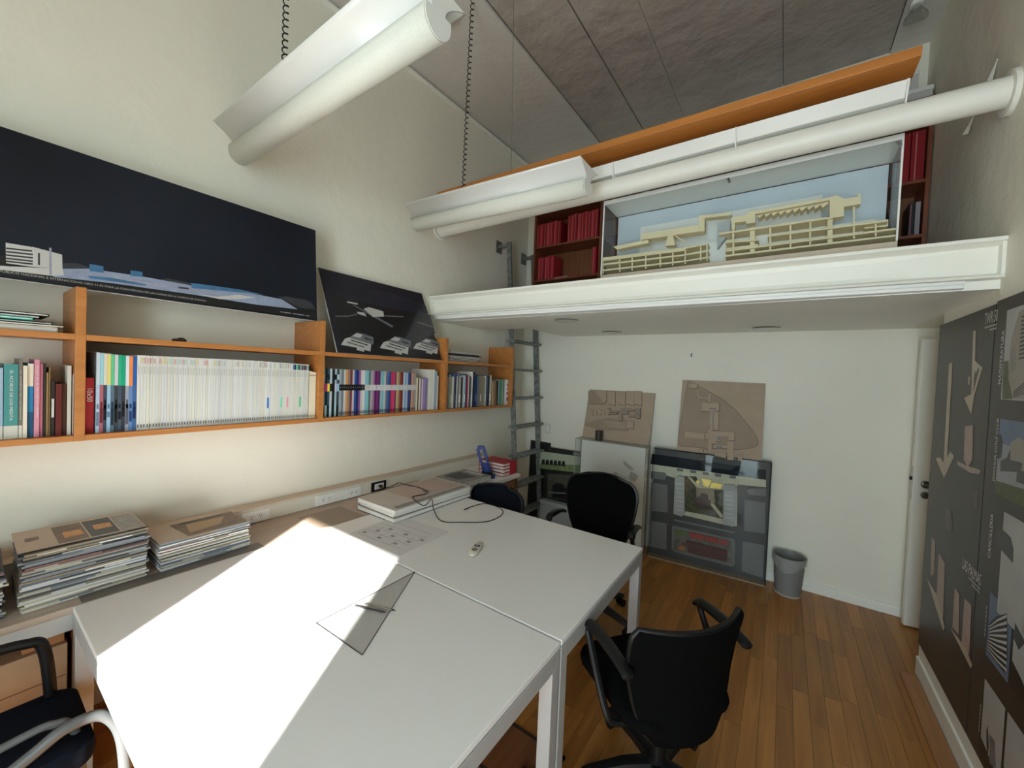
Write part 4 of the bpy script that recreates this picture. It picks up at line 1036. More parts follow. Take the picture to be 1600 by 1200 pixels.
# ------------------------------------------------------------------ mezzanine bookcase
bk = thing('mezzanine_bookcase', 'red-brown wooden bookcase against the back wall of the mezzanine', 'bookcase', (-0.8, 3.95, ZM+0.001))
BX0, BX1, BY0, BY1, BZ1 = -2.42, 0.742, 3.80, 4.085, 3.68
SHZ = (2.40, 2.775, 3.15, 3.53)
xs_ = [BX0, -1.63, -1.1, -0.55, 0.10, BX1-0.022]
for x in xs_: MB().box(x, x+0.022, BY0, BY1, ZM+0.001, BZ1).build('upright', M_REDWOOD, bk, world=True)
for a_, b_ in zip(xs_[:-1], xs_[1:]):
    for z_ in SHZ: MB().box(a_+0.022, b_, BY0+0.003, BY1, z_-0.02, z_).build('shelf', M_REDWOOD, bk, world=True)
MB().box(BX0, BX1, BY0-0.003, BY1, BZ1, BZ1+0.025).build('top_board', M_REDWOOD, bk, world=True)
MB().box(BX0+0.022, BX1-0.022, BY1-0.008, BY1, ZM+0.05, BZ1).build('back_sheet', wood('back_sheet_wood', (0.20, 0.075, 0.03), (0.28, 0.11, 0.045), 2), bk, world=True)
def rbook(x0, x1, z_, h, col, label, tilt=0.0, d=0.19, group='red books on the mezzanine bookcase'):
    o = MB().box(0, x1-x0, 0, 0.002, 0, h).box(0, 0.0015, 0.002, d, 0, h).box(x1-x0-0.0015, x1-x0, 0.002, d, 0, h).build('book', cmat(col), None, fix=False)
    o.location = (x0, BY0+0.02+random.uniform(0, 0.015), z_+0.0005); o.rotation_euler = (0, tilt, 0)
    tag(o, label, 'book', group)
    MB().box(0.0016, x1-x0-0.0016, 0.002, d-0.004, 0.002, h-0.003).build('page_block', M_PAPER, o, fix=False)
    if (x1-x0) > 0.012: MB().box(0.3*(x1-x0), 0.36*(x1-x0)+0.002, -0.0008, 0.0, 0.01, h-0.01).build('spine_line', cmat((190, 120, 125)), o, fix=False)
    return o
reds = [(150, 30, 44), (168, 36, 50), (134, 22, 36), (176, 50, 62)]
def xpx(u, v): return at(u, v, 1, BY0+0.02).x
n_ = 1
for u0, u1, k in ((838, 876, 7), (886, 934, 9)):
    for i in range(k):
        a_ = xpx(u0+(u1-u0)*i/k, 360); b_ = xpx(u0+(u1-u0)*(i+1)/k, 360)-0.002
        rbook(a_, b_, 3.15, 0.255+0.004*(i % 3) + (0.03 if u0 > 880 else 0), reds[i % 4], 'red book, %s from the left on the upper mezzanine shelf by the ladder' % ordn(n_)); n_ += 1
for i in range(5):
    a_ = xpx(840+5*i, 420); b_ = xpx(840+5*(i+1), 420)-0.002
    rbook(a_, b_, 2.775, 0.255, reds[(i+1) % 4], 'red book, %s from the left on the lower mezzanine shelf by the ladder' % ordn(i+1))
rbook(xpx(925, 400), xpx(931, 400), 2.775, 0.28, reds[1], 'single red book at the right end of the lower mezzanine shelf')
o = MB().box(0, 0.16, 0, 0.15, 0, 0.012, 0).build('notepad', M_PAPER, None); o.location = (xpx(866, 425), BY0+0.03, 2.7755); tag(o, 'white pad lying flat on the lower mezzanine shelf', 'notepad')
for i, (a_, b_, cc, nm) in enumerate(((0.455, 0.535, (150, 26, 36), 'wide red binder, leftmost behind the display case corner'), (0.54, 0.575, (120, 120, 118), 'grey-spined folder between the red binders'), (0.58, 0.64, (150, 28, 38), 'red binder, second from the right on the mezzanine shelf'), (0.645, 0.712, (140, 24, 34), 'red binder at the right end of the mezzanine shelf'))):
    rbook(a_, b_, 3.15, 0.345, cc, nm, group='binders at the right of the mezzanine bookcase')
for i, (a_, cc, ti, nm) in enumerate(((0.44, (88, 62, 40), 0.0, 'brown book upright under the red binders'), (0.535, (96, 70, 44), 0.22, 'brown book leaning under the red binders'), (0.585, (70, 50, 34), 0.22, 'dark brown book leaning under the red binders'), (0.655, (40, 40, 44), 0.0, 'dark grey book upright under the red binders'), (0.685, (150, 152, 156), 0.0, 'pale grey book upright under the red binders'))):
    rbook(a_, a_+0.024, 2.775, 0.23, cc, nm, tilt=-ti, group='brown and grey books under the binders')
for i, (a_, b_, z0_, z1_, nm) in enumerate(((0.44, 0.735, 3.7055, 3.80, 'long white box lying on top of the mezzanine bookcase'), (0.46, 0.66, 3.8005, 3.93, 'grey-white box stacked on the long white box up high'))):
    o = thing('storage_box', nm, 'box', ((a_+b_)/2, 3.95, z0_), group='boxes on the mezzanine bookcase')
    MB().box(a_, b_, 3.84, 4.06, z0_, z1_-0.03).build('box_body', M_PAPERG, o, world=True, bevel=0.002)
    MB().box(a_-0.003, b_+0.003, 3.836, 4.064, z1_-0.03, z1_).build('box_lid', M_PAPER, o, world=True, bevel=0.002)

# ------------------------------------------------------------------ ladder
ld = thing('steel_ladder', 'grey galvanised steel ladder fixed to the left wall up to the mezzanine', 'ladder', (-2.4, 3.76, 0))
def lx(z): return -2.30-0.08*z
for yy in (3.50, 4.00):
    mb = MB(); d_ = 0.0275
    mb.add([(lx(0)-d_, yy-0.012, 0), (lx(0)+d_, yy-0.012, 0), (lx(0)+d_, yy+0.012, 0), (lx(0)-d_, yy+0.012, 0), (lx(3.14)-d_, yy-0.012, 3.14), (lx(3.14)+d_, yy-0.012, 3.14), (lx(3.14)+d_, yy+0.012, 3.14), (lx(3.14)-d_, yy+0.012, 3.14)], [(3,2,1,0),(4,5,6,7),(0,1,5,4),(1,2,6,5),(2,3,7,6),(3,0,4,7)])
    mb.build('rail', M_GALV, ld, world=True, bevel=0.002)
    MB().box(XL+0.008, lx(3.1)-d_+0.004, yy-0.015, yy+0.015, 3.09, 3.125).build('bracket_arm', M_GALV, ld, world=True)
    MB().box(XL+0.001, XL+0.008, yy-0.05, yy+0.05, 3.04, 3.17).build('bracket_plate', M_GALV, ld, world=True)
for k in range(7):
    z_ = 0.175+0.312*k; x_ = lx(z_)
    MB().prism([(x_-0.05, z_), (x_+0.065, z_), (x_+0.075, z_+0.012), (x_+0.065, z_+0.026), (x_-0.05, z_+0.026)], 1, 3.47, 4.03).build('tread', M_GALV, ld, world=True, bevel=0.003)

# ------------------------------------------------------------------ downlights, switch, hook, ceiling fittings
for i, (u, v, lb) in enumerate(((885, 500, 'recessed downlight in the mezzanine soffit nearest the front edge'), (957, 519, 'recessed downlight in the soffit near the back wall, left one'), (1197, 512, 'recessed downlight in the soffit near the back wall, right one'))):
    q = at(u, v, 2, ZS)
    o = thing('downlight', lb, 'lamp', (q.x, min(q.y, 3.78), ZS), group='soffit downlights')
    MB().lathe([(0.075, 0.0), (0.098, 0.0), (0.10, -0.006), (0.096, -0.011), (0.075, -0.006)], 28).build('trim_ring', M_CHROME, o, smooth=True)
    MB().lathe([(0.0, -0.002), (0.074, -0.002), (0.074, -0.004), (0, -0.004)], 24).build('lens', mat('lens_dark', (0.12, 0.12, 0.12), 0.2), o)
q0, q1 = at(853, 660, 1, YB), at(861, 678, 1, YB)
o = thing('light_switch', 'small cream switch plate on the back wall right of the ladder', 'switch', (q0.x+0.03, YB, q1.z+0.06))
MB().box(-0.038, 0.038, -0.009, -0.0005, -0.062, 0.062).build('switch_plate', MATS['cream_plastic'], o, bevel=0.003)
MB().box(-0.018, 0.018, -0.013, -0.009, -0.03, 0.03).build('rocker', M_WENAM, o, bevel=0.002)
q = at(1081, 554, 1, YB)
o = thing('wall_hook', 'tiny dark hook fixed high on the back wall under the soffit', 'hook', (q.x, YB, q.z))
MB().box(-0.014, 0.014, -0.004, -0.0005, 0.0, 0.03).build('hook_plate', M_CHROME, o)
MB().tube([(0, -0.004, 0.01), (0, -0.025, 0.0), (0, -0.03, -0.012), (0, -0.022, -0.024)], 0.004, 8).build('hook_arm', M_BLACK, o, smooth=True)
q = at(1432, 14, 2, ceilz(3.4)-0.06)
o = thing('ceiling_bulb', 'clear glass ceiling lamp at the top right corner above the mezzanine', 'lamp', (q.x, q.y, ceilz(q.y)-0.016))
MB().lathe([(0.0, 0.0), (0.03, 0.0), (0.032, -0.03), (0.0, -0.032)], 16).build('lamp_base', M_WENAM, o, smooth=True)
MB().lathe([(0.02, -0.03), (0.03, -0.055), (0.058, -0.10), (0.06, -0.115), (0.05, -0.12), (0.0, -0.122)], 20).build('glass_shade', acrylic('clear_glass', (0.85, 0.86, 0.85), 2.0), o, smooth=True)
q = at(700, 24, 2, ceilz(1.9)-0.02)
o = thing('junction_box', 'peeling beige junction box on the ceiling beside the near luminaire', 'junction box', (q.x, q.y, ceilz(q.y)))
MB().prism([(-0.06, -0.055), (0.02, -0.07), (0.065, -0.03), (0.06, 0.05), (-0.02, 0.06), (-0.065, 0.02)], 2, -0.045, -0.002).build('box_cover', mat('beige_plaster', (0.55, 0.47, 0.38), 0.7), o, bevel=0.004)
MB().tube([(-0.05, 0.0, -0.02), (-0.16, -0.05, -0.02), (-0.3, -0.16, -0.02)], 0.012, 8).build('conduit', M_WHITE, o, smooth=True)
# ------------------------------------------------------------------ models and boards along the back wall
z5 = lambda x, y: (880+x/3.53, 580+y/3.53)
# acrylic case with a white site model (left)
cx0, cx1, cy0, cy1, cz = -1.79, -1.055, 3.80, 3.95, 1.045
ca = thing('model_case', 'clear acrylic case holding a white site model against the back wall', 'display case', ((cx0+cx1)/2, 3.9, 0.0))
MB().box(cx0, cx1, cy0, cy0+0.004, 0.001, cz).build('front_pane', M_ACR, ca, world=True)
for xx in (cx0, cx1-0.004): MB().box(xx, xx+0.004, cy0+0.005, cy1, 0.001, cz).build('side_pane', M_ACR, ca, world=True)
MB().box(cx0, cx1, cy0, cy1, cz+0.0005, cz+0.005).build('top_pane', M_ACR, ca, world=True)
eg = MB()
for xx in (cx0, cx1):
    eg.tube([(xx, cy0, 0.002), (xx, cy0, cz)], 0.003, 6).tube([(xx, cy0, cz+0.003), (xx, cy1, cz+0.003)], 0.003, 6).tube([(xx, cy1, 0.002), (xx, cy1, cz)], 0.003, 6)
eg.tube([(cx0, cy0, cz+0.003), (cx1, cy0, cz+0.003)], 0.003, 6).tube([(cx0, cy1, cz+0.003), (cx1, cy1, cz+0.003)], 0.003, 6)
eg.build('acrylic_edges', mat('edge_tan', (0.35, 0.33, 0.27), 0.3), ca, world=True)
MB().box(cx0+0.012, cx1-0.012, cy1-0.02, cy1-0.004, 0.001, cz-0.025).build('site_board', mat('white_site', (0.84, 0.81, 0.76), 0.6, var=0.03, scale=4), ca, world=True)
def onp(pts, yy): return [(lambda q: (q.x, q.z))(at(*z5(*p), 1, yy)) for p in pts]
for nm, pts, m_ in (('site_block', [(285, 555), (300, 565), (285, 600), (268, 585)], M_PAPERG), ('site_block', [(300, 562), (375, 600), (368, 625), (290, 590)], M_PAPER), ('site_block', [(372, 556), (410, 578), (395, 608), (360, 585)], M_PAPERG), ('site_block', [(332, 495), (386, 542), (372, 545), (336, 515)], M_PAPERG)):
    MB().prism(onp(pts, cy1-0.04), 1, cy1-0.045, cy1-0.02).build(nm, m_, ca, world=True)

def relief(name, label, M, w, h, th, base, group=None):
    t = thing(name, label, 'model'); t.location = M.to_translation(); t.rotation_euler = M.to_euler()
    tag(t, label, 'model', group)
    MB().box(0, w, 0, th, 0, h).build('base_board', base, t, bevel=0.002)
    return t
M_SHADE_LINE = mat('shade_line_brown', (0.13, 0.095, 0.065), 0.8)
def rel(parent, M, name, pts, th, m, off=0.0005):
    q = [on_board(M, *z5(*p)) for p in pts]
    cx = sum(p[0] for p in q)/len(q); cz_ = sum(p[1] for p in q)/len(q)
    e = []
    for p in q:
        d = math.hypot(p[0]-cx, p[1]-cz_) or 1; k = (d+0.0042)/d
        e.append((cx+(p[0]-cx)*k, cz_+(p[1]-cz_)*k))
    if m is not M_INKG: MB().prism(e, 1, -off+0.0002, -off-th*0.35).build('shade_outline', M_SHADE_LINE, parent)  # wider dark plate draws the shade line around each block in colour
    return MB().prism([on_board(M, *z5(*p)) for p in pts], 1, -off, -off-th).build(name, m, parent)
# brown relief model standing on the case
M1 = board_matrix((-1.775, 3.925, cz+0.006), math.radians(0.5), math.atan2(0.135, 0.47))
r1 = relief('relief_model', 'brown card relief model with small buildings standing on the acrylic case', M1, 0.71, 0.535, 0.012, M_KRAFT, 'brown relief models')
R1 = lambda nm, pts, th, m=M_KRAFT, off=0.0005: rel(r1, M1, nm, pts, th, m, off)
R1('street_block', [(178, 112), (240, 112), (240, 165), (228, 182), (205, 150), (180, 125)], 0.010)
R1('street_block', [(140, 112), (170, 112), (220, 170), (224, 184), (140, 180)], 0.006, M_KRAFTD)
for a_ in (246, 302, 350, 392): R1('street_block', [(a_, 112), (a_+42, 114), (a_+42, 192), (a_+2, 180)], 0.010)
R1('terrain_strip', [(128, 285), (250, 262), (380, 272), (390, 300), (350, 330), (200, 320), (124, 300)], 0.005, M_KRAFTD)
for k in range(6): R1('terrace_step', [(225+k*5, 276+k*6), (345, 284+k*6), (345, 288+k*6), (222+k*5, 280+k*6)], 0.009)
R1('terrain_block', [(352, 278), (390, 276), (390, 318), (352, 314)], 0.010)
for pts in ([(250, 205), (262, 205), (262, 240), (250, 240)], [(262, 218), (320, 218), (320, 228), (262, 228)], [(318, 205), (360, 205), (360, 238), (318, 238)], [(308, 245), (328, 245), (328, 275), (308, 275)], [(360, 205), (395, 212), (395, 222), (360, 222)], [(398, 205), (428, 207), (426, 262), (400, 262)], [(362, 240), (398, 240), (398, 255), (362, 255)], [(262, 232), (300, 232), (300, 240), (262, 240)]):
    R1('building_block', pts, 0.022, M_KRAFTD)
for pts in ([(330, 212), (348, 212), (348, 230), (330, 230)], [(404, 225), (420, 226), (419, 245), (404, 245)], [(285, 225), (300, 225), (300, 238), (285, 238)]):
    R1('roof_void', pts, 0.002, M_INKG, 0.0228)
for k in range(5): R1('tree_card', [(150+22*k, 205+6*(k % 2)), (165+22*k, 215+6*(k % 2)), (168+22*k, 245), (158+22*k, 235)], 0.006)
# small dark cup on the case in front of the relief model
q = at(935, 684, 1, 3.84)
o = MB().lathe([(0.0, 0.0), (0.036, 0.0), (0.040, 0.10), (0.036, 0.10), (0.032, 0.006), (0, 0.006)], 20).build('dark_cup', mat('dark_olive_glass', (0.045, 0.042, 0.03), 0.25), None, smooth=True)
o.location = (q.x, 3.85, cz+0.0055); tag(o, 'small dark cup on the acrylic case in front of the relief model', 'cup')

# large boxed model (right)
MM = board_matrix((-1.005, 3.845, 0.012), math.radians(4.5), math.radians(2.0))
mw, mh, md_ = 0.955, 1.03, 0.10
rm = relief('boxed_site_model', 'large grey site model with plaza in an acrylic box on the floor', MM, mw, mh, 0.012, mat('site_grey', (0.062, 0.060, 0.058), 0.55, var=0.1, scale=8))
for ch in list(rm.children): ch.location = (0, md_-0.014, 0)
OB = md_-0.0145
def on5(x, y, d=OB): return on_board(MM, *z5(x, y), d)
def RM(nm, pts, th, m, lift=0.0):
    return MB().prism([on5(*p) for p in pts], 1, OB-lift, OB-lift-th).build(nm, m, rm)
G_PLOT = mat('plot_grey', (0.185, 0.18, 0.18), 0.6, var=0.05, scale=20); G_CRM = mat('plaza_cream', (0.60, 0.57, 0.43), 0.5, var=0.06, scale=25); G_WAT = mat('water_blue_black', (0.008, 0.011, 0.018), 0.6, spec=0.2); G_LT = mat('block_light', (0.42, 0.42, 0.41), 0.5)
RM('river_strip', [(490, 455), (1120, 545), (1118, 598), (480, 512)], 0.003, G_WAT)
RM('river_bend', [(755, 498), (960, 520), (925, 545), (790, 530)], 0.002, mat('water_green', (0.05, 0.065, 0.065), 0.6, spec=0.2), 0.003)
RM('plaza', [(484, 512), (1118, 600), (1118, 640), (960, 625), (958, 855), (905, 850), (650, 790), (612, 780), (620, 590), (570, 575), (484, 545)], 0.003, G_CRM)
RM('pier_slab', [(484, 552), (560, 558), (572, 575), (560, 598), (484, 590)], 0.012, G_PLOT)
RM('pier_slab', [(1018, 650), (1118, 645), (1118, 690), (1030, 680), (1014, 668)], 0.012, G_PLOT)
for pts in ([(486, 612), (575, 628), (578, 778), (484, 770)], [(486, 825), (572, 838), (570, 985), (482, 965)], [(1000, 710), (1116, 725), (1112, 895), (998, 878)], [(990, 938), (1108, 960), (1100, 1140), (984, 1100)]): RM('city_plot', pts, 0.006, G_PLOT)
RM('green_park', [(665, 578), (735, 580), (755, 650), (885, 655), (880, 815), (775, 790), (665, 770)], 0.004, mat('park_green', (0.075, 0.07, 0.03), 0.6, var=0.6, scale=45), 0.003)
RM('diagonal_path', [(685, 580), (700, 582), (760, 640), (885, 800), (870, 808), (745, 650)], 0.002, G_CRM, 0.0075)
RM('plaza_ring', [(735, 640), (830, 650), (840, 720), (800, 745), (735, 720)], 0.002, mat('ring_tan', (0.30, 0.24, 0.16), 0.6), 0.0098)
RM('central_building', [(725, 695), (755, 690), (760, 672), (795, 676), (800, 708), (815, 712), (812, 750), (730, 742)], 0.03, mat('maroon_brown', (0.07, 0.03, 0.025), 0.5), 0.012)
for k, (pts) in enumerate(([(620, 585), (640, 572), (672, 580), (672, 780), (655, 795), (612, 780)], [(888, 620), (940, 622), (958, 640), (950, 845), (935, 850), (880, 835)])):
    RM('side_building', pts, 0.045, G_LT)
    xA = (pts[0][0]+pts[2][0])/2
for k in range(7):
    RM('roof_fin', [(628, 610+k*24), (666, 614+k*24), (666, 622+k*24), (628, 618+k*24)], 0.008, mat('block_pale', (0.55, 0.55, 0.54), 0.5), 0.046)
    RM('roof_fin', [(892, 650+k*24), (938, 655+k*24), (938, 664+k*24), (892, 659+k*24)], 0.008, MATS['block_pale'], 0.046)
for k, xx in enumerate((628, 700, 770, 838, 918)):
    RM('small_hut', [(xx, 535+k*10), (xx+34, 538+k*10), (xx+34, 552+k*10), (xx, 549+k*10)], 0.008, G_PLOT, 0.003)
gold = mat('brass_foil', (0.55, 0.40, 0.12), 0.25, 0.8)
for pts in ([(735, 600), (752, 600), (750, 625), (738, 620)], [(765, 590), (820, 598), (800, 640), (775, 630)], [(820, 610), (880, 620), (870, 645), (810, 640)]): RM('foil_roof', pts, 0.02, gold, 0.008)
RM('road_median', [(612, 815), (945, 885), (945, 895), (612, 825)], 0.003, G_PLOT)
RM('sunken_garden', [(605, 850), (940, 925), (950, 945), (945, 1070), (930, 1078), (610, 995), (598, 975), (600, 860)], 0.003, G_PLOT)
RM('garden_floor', [(615, 868), (930, 938), (932, 1062), (612, 985)], 0.002, mat('garden_dark', (0.16, 0.13, 0.10), 0.6, var=0.4, scale=30), 0.003)
RM('garden_green', [(615, 870), (690, 888), (690, 905), (616, 900)], 0.004, mat('garden_leaf', (0.12, 0.17, 0.06), 0.6), 0.005)
for pts in ([(700, 885), (782, 903), (782, 930), (700, 912)], [(788, 905), (860, 920), (860, 948), (788, 932)], [(866, 922), (910, 932), (910, 958), (866, 950)]): RM('red_block', pts, 0.02, mat('model_red', (0.35, 0.045, 0.035), 0.5), 0.005)
RM('dark_red_hall', [(682, 930), (905, 985), (905, 1045), (690, 995)], 0.025, mat('model_maroon', (0.11, 0.03, 0.025), 0.5), 0.005)
RM('orange_block', [(640, 960), (672, 962), (672, 985), (640, 980)], 0.015, mat('model_orange', (0.45, 0.16, 0.06), 0.5), 0.005)
# acrylic cover of the boxed model
MB().box(0, mw, 0, 0.004, 0, mh).build('front_pane', M_ACR, rm)
MB().box(mw-0.004, mw, 0.005, md_, 0, mh).build('side_pane', acrylic('grey_acrylic', (0.35, 0.37, 0.37)), rm)
MB().box(0, 0.004, 0.005, md_, 0, mh).build('side_pane', M_ACR, rm)
MB().box(0, mw, 0, md_, mh+0.0005, mh+0.005).build('top_pane', acrylic('grey_acrylic', (0.35, 0.37, 0.37)), rm)
MB().box(0, mw, -0.001, md_, -0.012, -0.0005).build('bottom_board', mat('tan_board', (0.34, 0.25, 0.17), 0.6), rm)
eg = MB()
for xx in (0, mw):
    eg.tube([(xx, 0, 0), (xx, 0, mh)], 0.0025, 6).tube([(xx, 0, mh+0.003), (xx, md_, mh+0.003)], 0.0025, 6)
eg.tube([(0, 0, mh+0.003), (mw, 0, mh+0.003)], 0.0025, 6)
eg.build('acrylic_edges', MATS['acrylic_dark_edge'], rm)

# second brown relief model standing on the boxed one
ztop = (MM @ Vector((0.2, 0.05, mh+0.006)))
M2 = board_matrix((-0.805, 3.925, 1.0475), math.radians(3.0), math.atan2(0.12, 0.66))
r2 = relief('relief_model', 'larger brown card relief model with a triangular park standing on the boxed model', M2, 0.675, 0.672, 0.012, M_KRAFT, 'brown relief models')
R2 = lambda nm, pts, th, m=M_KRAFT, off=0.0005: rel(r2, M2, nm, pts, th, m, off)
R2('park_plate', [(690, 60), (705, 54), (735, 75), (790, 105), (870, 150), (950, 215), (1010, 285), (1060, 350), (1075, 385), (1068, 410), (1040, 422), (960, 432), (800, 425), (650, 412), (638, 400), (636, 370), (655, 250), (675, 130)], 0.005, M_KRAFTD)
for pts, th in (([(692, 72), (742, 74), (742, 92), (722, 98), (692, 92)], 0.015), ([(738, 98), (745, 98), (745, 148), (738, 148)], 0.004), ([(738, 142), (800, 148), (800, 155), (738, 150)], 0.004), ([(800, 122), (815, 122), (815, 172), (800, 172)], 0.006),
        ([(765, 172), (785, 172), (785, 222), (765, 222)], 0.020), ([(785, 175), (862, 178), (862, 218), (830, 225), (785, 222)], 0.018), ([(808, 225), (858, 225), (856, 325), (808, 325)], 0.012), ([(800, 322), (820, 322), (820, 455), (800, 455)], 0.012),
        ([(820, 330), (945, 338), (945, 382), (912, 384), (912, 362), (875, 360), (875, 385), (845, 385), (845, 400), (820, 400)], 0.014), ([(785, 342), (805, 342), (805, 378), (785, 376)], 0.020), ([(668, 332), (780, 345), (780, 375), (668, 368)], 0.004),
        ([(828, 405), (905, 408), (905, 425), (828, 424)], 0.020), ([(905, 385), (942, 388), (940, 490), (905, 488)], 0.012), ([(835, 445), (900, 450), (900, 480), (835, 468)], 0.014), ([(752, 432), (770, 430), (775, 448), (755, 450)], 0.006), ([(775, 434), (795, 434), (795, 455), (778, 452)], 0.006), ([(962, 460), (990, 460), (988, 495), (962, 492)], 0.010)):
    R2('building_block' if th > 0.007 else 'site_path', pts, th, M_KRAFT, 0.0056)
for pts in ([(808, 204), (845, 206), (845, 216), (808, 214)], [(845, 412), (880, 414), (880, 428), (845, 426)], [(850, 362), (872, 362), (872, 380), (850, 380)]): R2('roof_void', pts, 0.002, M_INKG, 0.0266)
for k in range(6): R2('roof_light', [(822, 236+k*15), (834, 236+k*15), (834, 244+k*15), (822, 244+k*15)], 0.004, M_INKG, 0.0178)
# picture board behind the ladder, standing on a pale box
o = thing('storage_box', 'pale blue-grey box on the floor under the landscape picture board', 'box', (-2.02, 3.97, 0))
MB().box(-2.22, -1.82, 3.85, 4.03, 0.0, 0.25).build('box_body', mat('pale_box', (0.36, 0.40, 0.40), 0.6), o, world=True, bevel=0.003)
MB().box(-2.223, -1.817, 3.847, 4.033, 0.2505, 0.285).build('box_lid', mat('pale_box_lid', (0.42, 0.46, 0.46), 0.6), o, world=True, bevel=0.003)
MD = board_matrix((-2.245, 3.93, 0.2865), 0.0, math.radians(9))
dn = board('picture_board', 'landscape picture board lettered DN-05 leaning behind the ladder', 'poster', MD, 0.44, 0.585, 0.008, mat('board_black', (0.012, 0.010, 0.012), 0.4), M_INK)
z8 = lambda x, y: on_board(MD, 760+x/6, 660+y/6, -0.002)
decal(dn, 'printed_sky', [(mat('print_sky_pale', S(170, 180, 160), 0.4), [z8(495, 268), z8(893, 322), z8(892, 475), z8(495, 430)])], 0.0020)
decal(dn, 'printed_field', [(mat('print_field', S(112, 128, 84), 0.4, var=0.35, scale=30), [z8(495, 388), z8(893, 400), z8(892, 475), z8(495, 430)])], 0.0024)
decal(dn, 'printed_trees', [(P_BK, [z8(520+i*38, 350+i*3), z8(545+i*38, 345+i*3), z8(550+i*38, 395+i*3), z8(515+i*38, 392+i*3)]) for i in range(6)], 0.0027)
decal(dn, 'printed_photo', [(mat('print_woods', S(72, 74, 62), 0.4, var=0.7, scale=60), [z8(570, 480), z8(893, 500), z8(893, 740), z8(570, 710)])], 0.0022)
decal(dn, 'printed_house', [(P_BK, [z8(620, 590), z8(670, 565), z8(720, 580), z8(745, 620), z8(745, 720), z8(615, 705)]), (P_MG, [z8(580, 650), z8(893, 668), z8(893, 680), z8(580, 662)])], 0.0027)
q0 = (0.335, 0.552); q1 = (0.432, 0)
text(dn, 'title', 'DN-05', q0[0], q0[1]-0.012, q1[0]-q0[0], 0.030, M_LETTER, 0.0026)
MD2 = board_matrix((-2.52, 4.052, 0.002), 0.0, math.radians(1.5))
o = board('picture_board', 'narrow dark board edge standing behind the ladder in the corner', 'poster', MD2, 0.28, 0.90, 0.006, MATS['board_black'], M_INK)

# ------------------------------------------------------------------ waste bin
bn = thing('waste_bin', 'grey plastic waste bin with a clear liner beside the boxed model', 'bin', (0.10, 3.935, 0)); bn.scale = (0.9, 0.9, 1.0)
M_BIN = mat('bin_grey', (0.21, 0.215, 0.21), 0.5)
MB().lathe([(0.0, 0.004), (0.098, 0.004), (0.122, 0.30), (0.128, 0.305), (0.128, 0.312), (0.118, 0.312), (0.112, 0.29), (0.09, 0.012), (0.0, 0.012)], 32).build('bin_body', M_BIN, bn, smooth=True)
MB().lathe([(0.099, 0.0), (0.104, 0.0), (0.106, 0.014), (0.100, 0.014)], 32).build('foot_ring', mat('bin_foot', (0.42, 0.40, 0.36), 0.4), bn, smooth=True)
def liner(u, v):
    a = u*2*math.pi; s = v
    r = 0.1315+0.003*math.sin(a*9)*s if s > 0.45 else 0.11+0.02*(s/0.45)
    drop = 0.07+0.04*max(0, math.cos(a+1.9))**3+0.012*math.sin(a*3)
    z = 0.25+0.07*(s/0.45) if s < 0.45 else 0.32-(s-0.45)/0.55*drop
    return (r*math.cos(a), r*math.sin(a), z)
MB().grid(liner, 48, 10).build('bin_liner', film('liner_film', (0.5, 0.52, 0.51), 0.42), bn, smooth=True, fix=False)

# ------------------------------------------------------------------ chairs
def interp(tab, v):
    for (a, b), (c_, d_) in zip(tab[:-1], tab[1:]):
        if v <= c_: return b+(d_-b)*(v-a)/(c_-a)
    return tab[-1][1]
def rounded(mb, w, d, zt, zb, rr, n=8, m=0, crown=0.01):
    pts = []
    for cx, cy, a0 in ((w-rr, d-rr, 0), (-w+rr, d-rr, 90), (-w+rr, -d+rr, 180), (w-rr, -d+rr, 270)):
        for k in range(n+1):
            a = math.radians(a0+90*k/n); pts.append((cx+rr*math.cos(a), cy+rr*math.sin(a)))
    N = len(pts); vs = []; fs = []
    rings = [(0.0, zb, 0.9), (0, zb+0.008, 0.985), (0, (zt+zb)/2, 1.0), (0, zt-0.012, 0.985), (0, zt-0.002, 0.94), (0, zt+crown*0.5, 0.6), (0, zt+crown, 0.2)]
    for _, z, s in rings: vs += [(p[0]*s, p[1]*s, z) for p in pts]
    for r in range(len(rings)-1):
        for i in range(N): fs.append((r*N+i, r*N+(i+1) % N, (r+1)*N+(i+1) % N, (r+1)*N+i))
    fs.append(tuple(range(N))[::-1]); fs.append(tuple((len(rings)-1)*N+i for i in range(N)))
    return mb.add(vs, fs, m)
